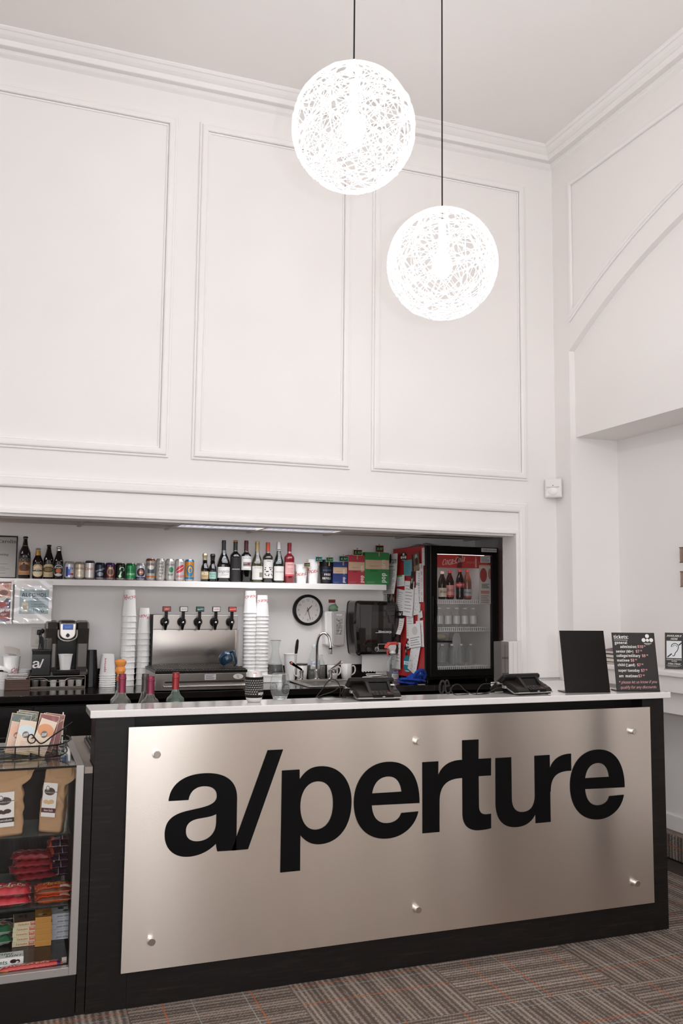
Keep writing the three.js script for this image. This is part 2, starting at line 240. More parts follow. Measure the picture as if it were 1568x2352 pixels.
{ // lower work counter behind the sign counter
  const t = thing('work_counter', 'lower staff work counter with a taupe top behind the sign counter', 'counter');
  const top = mat('#8d8278', 0.45);
  obj('top', [slab(-3.106, -0.5, 0.84, 0.865, 0.8, 1.415, 0.002), slab(-3.106, -3.076, 0.84, 0.865, 1.415, 1.572, 0.002)], top, t);
  obj('cabinet', [uvMetres(slab(-3.104, -0.52, 0, 0.84, 0.86, 1.41)), uvMetres(slab(-3.106, -3.0765, 0, 0.84, 1.41, 1.574))], DARK, t);
  const m = thing('bar_mat', 'black ribbed bar mat on the taupe work counter', 'mat', [-3.005, 0.865, 1.13]);
  obj('base', box(0.115, 0.018, 0.32, 0, 0.009, 0, 0.004), PLASTIC, m); const r = []; for (let i = 0; i < 9; i++) r.push(box(0.006, 0.01, 0.3, -0.048 + i * 0.012, 0.022, 0, 0.002)); obj('ribs', r, mat('#2b2725', 0.5), m);
}
// back counter along the recess wall, with sink
{
  const t = thing('back_counter', 'long black back counter with glossy top and low backsplash', 'counter');
  obj('top', uvMetres(slab(-5.98, 0.158, 0.86, 0.9, -1.4, -0.64, 0.003)), mat('#1c1816', 0.16, 0, { clearcoat: 0.4 }), t); obj('backsplash', slab(-5.98, 0.158, 0.9, 0.997, -1.4, -1.378, 0.002), mat('#1c1816', 0.2), t);
  obj('cabinet', slab(-5.98, 0.158, 0, 0.835, -1.38, -0.69), mat('#0f0d0c', 0.5), t);
  for (let i = 0; i < 9; i++) obj('cabinet_door', slab(-5.9 + i * 0.67, -5.24 + i * 0.67, 0.1, 0.83, -0.69, -0.672, 0.003), mat('#14110f', 0.4), t);
  const s = thing('sink', 'stainless steel drop-in sink in the black back counter', 'sink', [-1.2, 0.9, -0.93]);
  obj('rim', extr(shape(rect(-0.29, 0.29, -0.25, 0.25), [rect(-0.24, 0.24, -0.2, 0.16).reverse()]), 0.008, 0.003).rotateX(-PI / 2).translate(0, 0.0005, 0), STEEL, s); obj('basin', slab(-0.245, 0.245, 0.0004, 0.002, -0.165, 0.205), mat('#6f6a66', 0.35, 1), s);
}
// ---------------------------------------------------------------- ledge in the niche of the right wall
{
  const t = thing('wall_ledge', 'white boxed ledge built into the arched wall niche', 'ledge');
  obj('ledge_top', slab(0.08, 0.366, 1.078, 1.104, 0.175, 4.38, 0.004), PAINT, t); obj('upper_apron', slab(0.1, 0.366, 0.988, 1.078, 0.176, 4.38, 0.003), PAINT, t); obj('lower_apron', slab(0.15, 0.366, 0.862, 0.988, 0.177, 4.38, 0.003), PAINT, t);
  const w = thing('side_shelf', 'low white side cabinet in the corner between casing and arch', 'cabinet'); obj('top', slab(-0.53, -0.004, 0.955, 0.98, 0.04, 0.75, 0.004), PAINT, w); obj('body', slab(-0.5, -0.006, 0, 0.955, 0.04, 0.72, 0.002), PAINT, w);
}
// motion sensor across the corner of the room
{
  const t = thing('motion_sensor', 'small white motion sensor mounted across the wall corner', 'sensor', [-0.048, 2.17, 0.048], -PI / 4);
  obj('housing', [extr([[-0.055, 0], [0.055, 0], [0.055, 0.125], [-0.055, 0.125]], 0.045, 0.012).translate(0, 0, -0.012)], mat('#f3eeea', 0.4), t);
  obj('lens', rot(new THREE.SphereGeometry(0.034, 20, 14), 0).scale(1, 0.85, 0.4).translate(0, 0.04, 0.031), mat('#faf7f4', 0.3), t); obj('hood', slab(-0.042, 0.042, 0.066, 0.073, 0.02, 0.04, 0.003), mat('#e6e0db', 0.5), t); obj('led', new THREE.SphereGeometry(0.003, 8, 6).translate(0, 0.078, 0.033), BLACK, t);
}
for (const [z, w, label] of [[4.06, 0.25, 'broad dark banner stand in front of the arched niche, nearer the windows'], [2.71, 0.13, 'slim dark banner stand in front of the arched niche, nearer the counter']]) {
  const t = thing('banner_stand', label, 'stand', [-0.06, 0, z]); obj('foot', slab(-0.05, 0.12, 0, 0.03, -w / 2 - 0.06, w / 2 + 0.06, 0.006), mat('#1d1917', 0.5), t); obj('panel', slab(0, 0.018, 0.03, 2.25, -w / 2, w / 2, 0.003), mat('#241f1d', 0.6), t);
}
// ---------------------------------------------------------------- pendant lamps of random threads
let shadeGeo;
function pendant(x, y, z, label, hole) {
  const t = thing('pendant_lamp', label, 'lamp', [x, y, z]), R = 0.25;
  const strands = [], n = V3(...(hole ?? [0, 0, 1])).normalize();
  for (let k = 0; k < (shadeGeo && !hole ? 0 : 85); k++) {
    const ax = V3(rnd(-1, 1), rnd(-1, 1), rnd(-1, 1)).normalize(), u = V3(ax.y, -ax.x, 0.3).cross(ax).normalize(), w = ax.clone().cross(u), off = rnd(-0.55, 0.55) * 0.9, c = Math.sqrt(1 - off * off), wob = rnd(0, 6), rr = R - rnd(0, 0.006), a0 = rnd(0, 6), span = 2 * PI * rnd(0.7, 1);
    let pts = [];
    for (let i = 0; i <= 46; i++) {
      const a = a0 + (span * i) / 46, o = off + 0.06 * Math.sin(a * 2 + wob); const q = ax.clone().multiplyScalar(o).addScaledVector(u, Math.cos(a) * c).addScaledVector(w, Math.sin(a) * c).normalize();
      if (hole && q.dot(n) > 0.965 && k % 9) { if (pts.length > 3) strands.push(pts); pts = []; continue; }
      pts.push(q.multiplyScalar(rr));
    }
    if (pts.length > 3) strands.push(pts);
  }
  const gs = (!hole && shadeGeo) || strands.map((p) => new THREE.TubeGeometry(new THREE.CatmullRomCurve3(p), p.length, rnd(0.0014, 0.0024), 3));
  const sh = obj('thread_shade', gs, mat('#ffffff', 0.85, 0, { transmission: 0.6, thickness: 0, side: THREE.DoubleSide }), t); if (!hole) shadeGeo = sh.geometry;
  obj('cap', cyl(0.03, 0.034, 0.016, 0, R - 0.01, 0, 24), WHITE, t); obj('socket', cyl(0.018, 0.018, 0.13, 0, 0.075, 0, 16), mat('#e9e6e2', 0.4), t); obj('socket_rod', cyl(0.004, 0.004, R - 0.2, 0, 0.2, 0, 8), mat('#8c8681', 0.4), t);
  obj('bulb', turned([[0, -0.06], [0.025, -0.055], [0.042, -0.035], [0.047, -0.01], [0.042, 0.02], [0.025, 0.05], [0.016, 0.078], [0, 0.08]], 24, 2), mat('#ffffff', 0.4, 0, { emissive: '#fff3e4', emissiveIntensity: 14 }), t);
  obj('cord', cyl(0.0035, 0.0035, 4.54 - y - R, 0, R, 0, 8), mat('#1d1918', 0.5), t); obj('canopy', cyl(0.05, 0.055, 0.02, 0, 4.535 - y, 0, 24), mat('#1d1918', 0.5), t);
  const l = new THREE.PointLight(0xf8faff, LAMP, 0, 2); l.name = 'pendant_bulb_light'; l.castShadow = true; l.shadow.radius = 2.2; t.add(l);
}
pendant(-2.177, 3.372, 1.836, 'larger-looking white woven thread globe lamp hung nearer the ceiling');
pendant(-1.625, 2.997, 1.534, 'lower white woven thread globe lamp with an open hole in its threads', [0.02, 0.62, 0.78]);
pendant(-1.0, 3.3, 3.5, 'woven thread globe lamp farther out over the lobby by the arch'); pendant(-4.6, 3.3, 4.0, 'woven thread globe lamp over the lobby beside the candy case'); pendant(-2.6, 3.2, 6.8, 'woven thread globe lamp over the lobby nearest the windows');
pendant(-5.4, 3.2, 7.0, 'woven thread globe lamp by the tall windows farthest from the arch of the lobby'); pendant(-0.8, 3.2, 6.2, 'woven thread globe lamp over the lobby past the arch');
// ---------------------------------------------------------------- bottle shelf on the recess wall
const SH = 1.604, SZ = -1.29;
{ const t = thing('wall_shelf', 'long thick white floating shelf carrying bottles and cans', 'shelf'); obj('board', slab(-5.5, -0.708, 1.562, 1.604, -1.4, -1.2, 0.003), mat('#efeae6', 0.45), t); }

// beer bottles
function bottle(name, label, cat, x, z, y, prof, glass, parts, group, turn = 0) {
  const t = thing(name, label, cat, [x, y, z], turn, group); obj('glass', turned(prof, 28, 0.9), glass, t); for (const [n, g, m] of parts) obj(n, g, m, t); return t;
}
const beerProf = (h, r, s0, s1, n = 0.0135) => [[0, 0.004], [r * 0.8, 0.002], [r * 0.93, 0], [r, 0.006], [r, h * s0], [r * 0.97, h * (s0 + 0.04)], [r * 0.82, h * (s0 + 0.1)], [n * 1.35, h * s1], [n, h * 0.93], [n, h * 0.945], [n * 1.12, h * 0.95], [n * 1.12, h * 0.965], [n * 0.96, h * 0.97], [n * 0.96, h * 0.985], [0, h * 0.985]];
const crownCap = (h, n, col) => ['crown_cap', turned([[n * 1.22, h * 0.968], [n * 1.2, h * 0.975], [n * 1.06, h * 0.998], [n * 0.7, h * 1.004], [0, h * 1.005]], 24, 0.9), mat(col, 0.35, 0.5)];
const BROWN = mat('#140906', 0.06, 0, { clearcoat: 1, clearcoatRoughness: 0.04 }), NEARBLACK = mat('#0b0908', 0.07, 0, { clearcoat: 1, clearcoatRoughness: 0.04 });
bottle('beer_bottle', 'tall dark beer bottle with a tan label, biggest bottle on the shelf beside the certificate', 'bottle', -3.302, SZ, SH, beerProf(0.282, 0.038, 0.58, 0.78), BROWN, [crownCap(0.282, 0.0135, '#1d1815'),
  ['label', wrap(0.0384, 0.0384, 0.115, 0.026, 3.4), printed(256, 256, (c) => { fill(c, '#9a6a42', 0, 0, 256, 256); fill(c, '#1a0f0b', 0, 0, 256, 68); text(c, 'ROGUE', 128, 38, 62, '#8d7b62', 'bold {}px serif', 'center', 0.9); oval(c, '#c39a6c', 128, 110, 46, 44); oval(c, '#5a3320', 128, 150, 78, 50); oval(c, '#3a2018', 118, 96, 14, 18); fill(c, '#b98d5c', 0, 206, 256, 50); text(c, 'HAZELNUT', 128, 231, 34, '#7a2d1c'); })],
  ['neck_label', wrap(0.0198, 0.0188, 0.012, 0.21, 6.2), mat('#6e5c2f', 0.4)]]);
bottle('beer_bottle', 'short brown ale bottle with gold neck foil and a blue star label', 'bottle', -3.218, SZ, SH, beerProf(0.207, 0.0335, 0.55, 0.76), BROWN, [crownCap(0.207, 0.0135, '#b9a58c'), ['neck_foil', wrap(0.0185, 0.0155, 0.028, 0.158, 6.28), mat('#b98a35', 0.4, 0.3)], ['neck_label', wrap(0.0152, 0.0146, 0.014, 0.187, 6.28), mat('#b8aa9a', 0.4)],
  ['label', wrap(0.0338, 0.0338, 0.092, 0.012, 2.6), printed(192, 256, (c) => { fill(c, '#140906', 0, 0, 192, 256); oval(c, '#dfcba4', 96, 74, 78, 58); oval(c, '#dfcba4', 96, 160, 88, 92); for (const y of [70, 150]) { c.strokeStyle = '#9c3a2c'; c.lineWidth = 8; c.beginPath(); c.arc(96, y + 8, 52, PI * 1.1, PI * 1.9); c.stroke(); } fill(c, '#241a16', 10, 128, 172, 20); c.fillStyle = '#2a6f9a'; c.beginPath(); for (let i = 0; i < 10; i++) { const r = i % 2 ? 12 : 30, a = -PI / 2 + (i * PI) / 5; c.lineTo(96 + r * Math.cos(a), 138 + r * Math.sin(a)); } c.fill(); })]]);
bottle('beer_bottle', 'brown longneck beer bottle with an oval landscape on a cream label', 'bottle', -3.15, SZ, SH, beerProf(0.231, 0.0325, 0.56, 0.8), BROWN, [crownCap(0.231, 0.0135, '#2a211c'),
  ['label', wrap(0.0328, 0.0328, 0.088, 0.014, 2.9), printed(192, 256, (c) => { fill(c, '#cdb690', 0, 0, 192, 256); fill(c, '#140906', 0, 0, 192, 30); oval(c, '#cdb690', 96, 50, 80, 44); oval(c, '#4d2f1c', 96, 112, 84, 54); oval(c, '#7d6a3f', 96, 112, 66, 40); text(c, 'BELLS', 96, 52, 26, '#6a4a2c', 'bold {}px serif'); lines(c, '#9b8560', 30, 196, 130, 3, 16, 5); })]]);
bottle('beer_bottle', 'dark lager bottle with silver neck foil and a round black and white label', 'bottle', -3.085, SZ, SH, beerProf(0.222, 0.031, 0.55, 0.79), NEARBLACK, [['neck_foil', turned([[0.0185, 0.158], [0.0155, 0.19], [0.0152, 0.208], [0.0165, 0.21], [0.0165, 0.217], [0.012, 0.223], [0, 0.224]], 24, 0.8), mat('#b9b4ae', 0.3, 0.8)],
  ['label', wrap(0.0313, 0.0313, 0.085, 0.016, 2.8), printed(192, 256, (c) => { fill(c, '#0d0a09', 0, 0, 192, 256); oval(c, '#e6e2dc', 96, 128, 86, 116); oval(c, '#14100f', 96, 128, 76, 104); text(c, 'DARK', 96, 66, 40, '#e6e2dc', 'bold {}px serif'); oval(c, '#c96f3d', 96, 132, 40, 48); oval(c, '#d8d4cf', 96, 206, 46, 22); })]]);

// twelve and sixteen ounce cans
const canShell = (h) => turned([[0, 0.008], [0.02, 0.004], [0.0245, 0], [0.0265, 0.001], [0.0325, 0.012], [0.033, 0.016], [0.033, h - 0.018], [0.0325, h - 0.014], [0.0275, h - 0.004], [0.0272, h - 0.001], [0.0262, h], [0.0255, h - 0.001], [0.0252, h - 0.006], [0, h - 0.0065]], 28, 0.7);
const canGeo = {};
function can(label, x, h, draw, top = '#b9b5b1') {
  const g = (canGeo[h] ??= { shell: canShell(h), wrap: wrap(0.0332, 0.0332, h - 0.034, 0.016, 2 * PI, 28), shoulder: turned([[0.0332, h - 0.018], [0.0325, h - 0.0125], [0.0279, h - 0.004]], 28, 2), tab: slab(-0.008, 0.008, h - 0.006, h - 0.0045, -0.002, 0.018, 0.0005) });
  const t = thing('drink_can', label, 'can', [x, SH, SZ], 0, 'cans on the shelf');
  obj('shell', g.shell, ALU, t); obj('printed_sleeve', g.wrap, printed(256, 128, draw, 0.3, { metalness: 0.25 }), t); obj('shoulder', g.shoulder, mat(top, 0.3, 0.4), t); obj('tab', g.tab, ALU, t);
}
const S = 'bold {}px sans-serif', B = 'bold italic {}px serif';
can('silver blue and red beer can, first can after the dark lager bottle', -3.014, 0.122, (c) => { fill(c, '#c9cad2', 0, 0, 256, 128); fill(c, '#2a3f86', 96, 30, 20, 90); fill(c, '#2f4a97', 112, 50, 22, 60); text(c, 'Lite', 128, 40, 34, '#27408b', B); oval(c, '#b23b3b', 150, 98, 16, 10); });
can('cream coloured beer can with fine brown lettering', -2.947, 0.121, (c) => { fill(c, '#cfc0a8', 0, 0, 256, 128); text(c, 'Miller', 128, 40, 30, '#8a6a42', B); oval(c, '#e6dccb', 128, 84, 30, 34); lines(c, '#a58b63', 104, 66, 48, 4, 10, 3); }, '#a99b86');
can('white beer can with a red script name and dark top', -2.88, 0.132, (c) => { fill(c, '#dedad6', 0, 0, 256, 128); text(c, 'Coors', 128, 50, 34, '#a83232', B); fill(c, '#c9c5c1', 150, 0, 20, 128); }, '#3b3f55');
can('dark navy beer can with a pale slanted name', -2.812, 0.121, (c) => { fill(c, '#1e2536', 0, 0, 256, 128); c.save(); c.translate(128, 48); c.rotate(-0.35); text(c, 'Yuengling', 0, 0, 24, '#c9ccd2', B); c.restore(); oval(c, '#8d95a4', 128, 92, 26, 20); }, '#23293a');
can('purple and maroon beer can with a tan oval', -2.744, 0.121, (c) => { fill(c, '#572a44', 0, 0, 256, 128); fill(c, '#6d2230', 0, 84, 256, 44); oval(c, '#b28a6a', 128, 68, 34, 44); oval(c, '#6d4a40', 128, 70, 22, 28); text(c, 'ALE', 128, 28, 24, '#d8c3a4', S); }, '#3a2c66');
can('black can with a curling pale green stem', -2.676, 0.121, (c) => { fill(c, '#10130f', 0, 0, 256, 128); c.strokeStyle = '#a8dcae'; c.lineWidth = 9; c.beginPath(); c.arc(140, 40, 20, PI * 0.9, PI * 2.3); c.stroke(); c.lineWidth = 12; c.beginPath(); c.moveTo(134, 62); c.lineTo(122, 104); c.stroke(); oval(c, '#a8dcae', 122, 110, 14, 14); }, '#151814');
can('bright green ginger ale can', -2.606, 0.121, (c) => { fill(c, '#1e8a4a', 0, 0, 256, 128); for (let i = 0; i < 60; i++) oval(c, 'rgba(170,230,170,.3)', rnd(0, 256), rnd(0, 128), 3, 3); text(c, 'GREEN', 128, 46, 34, '#0f4a2a', B); text(c, 'ginger', 128, 84, 26, '#bfe6c4', B); }, '#176b3a');
can('small white can with a round dark blue and amber badge', -2.537, 0.121, (c) => { fill(c, '#d7d5d6', 0, 0, 256, 128); oval(c, '#232a4f', 128, 66, 38, 44); oval(c, '#a86a48', 128, 66, 22, 28); text(c, 'IPA', 128, 66, 20, '#f0e6d8', S); fill(c, '#3a4475', 0, 112, 256, 16); });
can('tall silver can with brown top and mountain scenery', -2.47, 0.157, (c) => { fill(c, '#a9a49d', 0, 0, 256, 128); fill(c, '#4b5a5e', 96, 40, 70, 50); oval(c, '#d9d4ca', 128, 48, 30, 16); text(c, 'SIERRA', 128, 26, 24, '#5a3a2a', S); fill(c, '#b96a3a', 0, 108, 256, 12); }, '#7a3f25');
can('tall grey can covered with small black lettering', -2.401, 0.157, (c) => { fill(c, '#b8b3ad', 0, 0, 256, 128); for (let i = 0; i < 5; i++) text(c, ['OAT', 'PALE', '1 9 8', 'ALE', 'NC'][i], 128 + (i % 2) * 8 - 4, 18 + i * 23, 20, '#3d3a38', S); });
can('tall grey can with a green emblem', -2.333, 0.157, (c) => { fill(c, '#b9b5b0', 0, 0, 256, 128); text(c, 'PILSNER', 128, 24, 20, '#4b4a48', S); oval(c, '#2d7a4d', 132, 62, 20, 20); text(c, 'HOP', 126, 98, 22, '#3c3c3c', S); });
can('tall silver lager can with a red slanted splash', -2.266, 0.157, (c) => { fill(c, '#bdb8b4', 0, 0, 256, 128); c.save(); c.translate(128, 54); c.rotate(-0.5); oval(c, '#c23d46', 0, 0, 46, 22); fill(c, '#d8d4d0', -44, -3, 88, 5); c.restore(); text(c, 'LAGER', 128, 108, 26, '#b3323b', S); });
can('tall orange can with a blue rim and blue figure', -2.196, 0.157, (c) => { fill(c, '#c9822f', 0, 0, 256, 128); oval(c, '#3c7396', 128, 66, 34, 44); oval(c, '#d99a48', 128, 58, 20, 24); oval(c, '#3c7396', 128, 62, 10, 16); fill(c, '#3c7396', 0, 112, 256, 16); }, '#2f6d93');

// wine bottles
const wineB = (h, r = 0.038) => [[0, 0.012], [r * 0.6, 0.008], [r * 0.9, 0], [r, 0.005], [r, h * 0.605], [r * 0.985, h * 0.63], [r * 0.93, h * 0.652], [r * 0.82, h * 0.674], [r * 0.64, h * 0.696], [0.0182, h * 0.722], [0.0158, h * 0.75], [0.0145, h * 0.79], [0.0138, h * 0.93], [0.0152, h * 0.935], [0.0152, h * 0.955], [0.014, h * 0.96], [0.0138, h * 0.999], [0, h]];   // shouldered
const wineS = (h, r = 0.041) => [[0, 0.012], [r * 0.6, 0.008], [r * 0.9, 0], [r, 0.005], [r, h * 0.42], [r * 0.97, h * 0.47], [r * 0.82, h * 0.55], [r * 0.6, h * 0.63], [0.0178, h * 0.7], [0.0148, h * 0.78], [0.0138, h * 0.93], [0.0152, h * 0.935], [0.0152, h * 0.955], [0.014, h * 0.96], [0.0138, h * 0.999], [0, h]];   // sloping
const capsule = (h, k, col, foil = 0.3) => ['capsule', turned([[0.0158, h * k], [0.0149, h * (k + 0.05)], [0.0149, h * 0.93], [0.0162, h * 0.934], [0.0162, h * 0.957], [0.0149, h * 0.962], [0.0147, h * 1.0], [0.0135, h * 1.003], [0, h * 1.003]], 24, 0.7), mat(col, 0.42, foil)];
const wineLabel = (r, y, h, arc, draw) => ['label', wrap(r + 0.0004, r + 0.0004, h, y, arc), printed(192, Math.round((192 * h) / (r * arc)), draw, 0.65)];
const wines = 'wine bottles on the shelf';
bottle('wine_bottle', 'half-size dark sparkling wine bottle with a champagne gold foil', 'bottle', -2.086, SZ, SH, wineS(0.205, 0.0285), NEARBLACK, [['foil', turned([[0.0172, 0.134], [0.0155, 0.15], [0.016, 0.178], [0.0185, 0.184], [0.0185, 0.194], [0.0145, 0.204], [0, 0.2065]], 24, 0.8), mat('#b7a98b', 0.35, 0.6)], wineLabel(0.0285, 0.02, 0.055, 2.4, (c, w, h) => { fill(c, '#b29a74', 0, 0, w, h); fill(c, '#d8c9ab', 10, 24, w - 20, 44); text(c, 'Brut', w / 2, 46, 34, '#5a4526', B); lines(c, '#7d6540', 40, 84, 110, 3, 14, 5); })], wines);
bottle('wine_bottle', 'half-size black sparkling wine bottle with a mint green label', 'bottle', -2.03, SZ, SH, wineS(0.202, 0.0285), NEARBLACK, [['foil', turned([[0.0172, 0.132], [0.0155, 0.15], [0.016, 0.176], [0.0185, 0.182], [0.0185, 0.192], [0.0145, 0.201], [0, 0.2035]], 24, 0.8), mat('#191615', 0.35, 0.3)], wineLabel(0.0285, 0.022, 0.05, 2.2, (c, w, h) => { fill(c, '#8fb3a6', 0, 0, w, h); text(c, 'prosecco', w / 2, 46, 32, '#21423a', S); lines(c, '#3f6a5e', 40, 80, 110, 3, 14, 5); })], wines);
bottle('wine_bottle', 'broad black wine bottle with a white script label and black neck', 'bottle', -1.95, SZ, SH, wineS(0.301, 0.046), NEARBLACK, [capsule(0.301, 0.76, '#1b1918', 0.1), wineLabel(0.046, 0.03, 0.078, 2.5, (c, w, h) => { fill(c, '#d5d2ce', 0, 0, w, h); text(c, 'Angeline', w / 2, h * 0.4, 44, '#3a3634', 'italic {}px serif'); lines(c, '#8d8a87', 50, h * 0.66, 100, 2, 14, 4); })], wines);
bottle('wine_bottle', 'black wine bottle with an orange band at the top of its neck', 'bottle', -1.864, SZ, SH, wineB(0.304, 0.0395), NEARBLACK, [capsule(0.304, 0.76, '#171413', 0.1), ['neck_band', cyl(0.0153, 0.0153, 0.02, 0, 0.283, 0, 24), mat('#c0642d', 0.45)], wineLabel(0.0395, 0.012, 0.165, 2.6, (c, w, h) => { fill(c, '#171413', 0, 0, w, h); for (let y = 10; y < h; y += 12) fill(c, '#24201e', 0, y, w, 2); text(c, 'monastrell', w / 2, h * 0.5, 22, '#d9d4cd', S); })], wines);
bottle('wine_bottle', 'dark red wine bottle with maroon neck and a picture band on its white label', 'bottle', -1.784, SZ, SH, wineB(0.305, 0.0385), NEARBLACK, [capsule(0.305, 0.75, '#4d1518'), wineLabel(0.0385, 0.09, 0.1, 2.5, (c, w, h) => { fill(c, '#d8d5d1', 0, 0, w, h); text(c, 'Santa Julia', w / 2, 26, 26, '#4a4543', 'italic {}px serif'); fill(c, '#8f827c', 36, 84, w - 52, 62); oval(c, '#7a2c34', 120, 114, 22, 18); fill(c, '#56484a', 40, 112, 60, 20); lines(c, '#8c8986', 50, 176, 90, 2, 14, 4); })], wines);
bottle('wine_bottle', 'yellowish green white-wine bottle with a gold neck', 'bottle', -1.701, SZ, SH, wineS(0.301, 0.0415), mat('#4d4a2c', 0.06, 0, { transmission: 0.35, thickness: 0, clearcoat: 1 }), [capsule(0.301, 0.76, '#a8915f', 0.4), wineLabel(0.0415, 0.022, 0.098, 2.4, (c, w, h) => { fill(c, '#cfccc4', 0, 0, w, h); text(c, 'El Portillo', w / 2, 24, 24, '#55504a', 'italic {}px serif'); fill(c, '#7c786c', 112, 88, 62, 66); })], wines);
bottle('wine_bottle', 'wine bottle with an orange neck and black floral sprays on its label', 'bottle', -1.62, SZ, SH, wineB(0.297, 0.038), mat('#33302a', 0.06, 0, { transmission: 0.4, thickness: 0, clearcoat: 1 }), [capsule(0.297, 0.77, '#c4532f', 0.1), wineLabel(0.038, 0.034, 0.135, 2.5, (c, w, h) => { fill(c, '#d3cfca', 0, 0, w, h); text(c, 'PINOT', w / 2, 24, 22, '#4a4643', S); for (let i = 0; i < 16; i++) oval(c, i % 3 ? '#24211f' : '#6b6663', 96 + 58 * Math.cos(i * 1.7), 178 + 60 * Math.sin(i * 1.25), 12, 9); })], wines);
bottle('wine_bottle', 'dark green wine bottle with a white neck capsule', 'bottle', -1.537, SZ, SH, wineS(0.303, 0.0405), mat('#0d1a13', 0.06, 0, { clearcoat: 1 }), [capsule(0.303, 0.82, '#dedad6', 0.1), ['neck_ring', wrap(0.0162, 0.0155, 0.006, 0.238, 6.28), mat('#d9d5d0', 0.4)], wineLabel(0.0405, 0.018, 0.105, 2.4, (c, w, h) => { fill(c, '#d4d1cc', 0, 0, w, h); text(c, 'Sauvignon', w / 2, 80, 30, '#6e6a66', 'italic {}px serif'); oval(c, '#c9b8a0', 160, 172, 14, 18); })], wines);
bottle('wine_bottle', 'clear bottle of red rosé with a red capsule', 'bottle', -1.455, SZ, SH, wineB(0.299, 0.0385), mat('#a32a35', 0.05, 0, { transmission: 0.45, thickness: 0, clearcoat: 1 }), [capsule(0.299, 0.8, '#8c1f2a'), wineLabel(0.0385, 0.052, 0.102, 2.3, (c, w, h) => { fill(c, '#d9a7a4', 0, 0, w, h); fill(c, '#c84754', 0, h - 30, w, 30); text(c, 'ROSATO', w / 2, 40, 26, '#8c3a40', S); lines(c, '#a86a6c', 46, 96, 100, 4, 20, 5); })], wines);

// display cups, popcorn boxes and chalk price tags
const cupShape = (h, rt, rb) => turned([[0, 0.006], [rb - 0.002, 0.006], [rb, 0], [rt, h - 0.004], [rt + 0.0025, h - 0.004], [rt + 0.003, h - 0.001], [rt + 0.001, h], [rt - 0.002, h - 0.002], [rb - 0.002, 0.01], [0, 0.01]], 32, 0.6);
const cokeArt = (up) => (c, w, h) => { fill(c, '#f1efec', 0, 0, w, h); c.save(); if (!up) { c.translate(w, h); c.rotate(PI); } for (const x of [0, w * 0.5, w]) script(c, 'Coca-Cola', x, h * 0.46, h * 0.5, '#b5302c', 0.78); c.restore(); };
const COKE = printed(512, 160, cokeArt(true), 0.55), COKEDOWN = printed(512, 160, cokeArt(false), 0.55);
function cup(name, label, x, z, y, h, rt, rb, m, group, art, artY, artH, turn = 0, flip = false) {
  const t = thing(name, label, 'cup', [x, y, z], turn, group), g = cupShape(h, rt, rb); if (flip) rot(g, PI).translate(0, h, 0);
  obj('cup_body', g, m, t);
  if (art) { const k = (v) => (flip ? rt + (rb - rt) * (v / h) : rb + (rt - rb) * (v / h)) + 0.0006; obj('print', wrap(k(artY), k(artY + artH), artH, artY, 2 * PI, 32), art, t); }
  return t;
}
cup('paper_cup', 'shorter white soda cup with red script, tagged at three dollars', -1.361, SZ, SH, 0.141, 0.049, 0.035, PAPERCUP, null, COKE, 0.04, 0.06, 0.1);
cup('paper_cup', 'taller white soda cup with red script next to the black refill cup', -1.268, SZ, SH, 0.18, 0.0475, 0.033, PAPERCUP, null, COKE, 0.06, 0.068, 0.15);
cup('refill_cup', 'black plastic refill cup with white lettering and a seven dollar tag', -1.166, SZ, SH, 0.18, 0.052, 0.036, mat('#17151a', 0.3), null, printed(512, 256, (c) => { fill(c, '#17151a', 0, 0, 512, 256); text(c, 'popcorn', 256, 60, 36, '#4a6aa8', S); text(c, 'FREE', 256, 130, 46, '#e4e1de', S); text(c, 'REFILLS', 256, 190, 46, '#e4e1de', S); fill(c, '#a23a3a', 170, 100, 8, 8); }), 0.01, 0.12);
const popBox = (col, name, under) => (c, w, h) => {
  fill(c, col, 0, 0, w, h); fill(c, '#c6a88a', 0, h * 0.23, w, h * 0.29); text(c, 'popcorn', w * 0.38, h * 0.42, w * 0.1, '#a98a6c', S); text(c, under, w * 0.36, h * 0.57, w * 0.085, 'rgba(20,16,14,.75)', 'italic bold {}px sans-serif');
  c.save(); c.translate(w * 0.76, h * 0.95); c.rotate(-PI / 2); const s = w * 0.27; text(c, 'pop', 0, 0, s, '#e6e0da', S, 'left', 0.8); text(c, 'c', s * 1.55, 0, s, '#6a5a4c', S, 'left', 0.8); text(c, 'orn', s * 2.05, 0, s, 'rgba(235,228,222,.6)', S, 'left', 0.8); c.restore(); lines(c, 'rgba(230,225,220,.5)', w * 0.06, h * 0.91, w * 0.4, 3, h * 0.022, 2);
};
function popcorn(label, x, w, h, d, col, under) {
  const t = thing('popcorn_box', label, 'box', [x, SH, SZ - 0.01]); const m = mat(col, 0.6);
  obj('carton', [box(w, h, d, 0, h / 2, 0, 0.003)], m, t); obj('front_print', face(w - 0.003, h - 0.003, 0, h / 2, d / 2 + 0.0006), printed(256, Math.round((256 * h) / w), popBox(col, '', under), 0.6), t); obj('top_flap', slab(-w / 2 + 0.004, w / 2 - 0.004, h, h + 0.0015, -d / 2 + 0.004, d / 2 - 0.01), m, t);
}
popcorn('small blue popcorn box, smallest of the three', -1.061, 0.115, 0.165, 0.07, '#25386f', 'SMALL'); popcorn('medium red popcorn box between the blue and green ones', -0.925, 0.146, 0.22, 0.085, '#a8323c', 'LARGE'); popcorn('largest popcorn box, green, at the shelf end beside the fridge', -0.765, 0.2, 0.245, 0.1, '#2d7a3d', 'XLARGE');
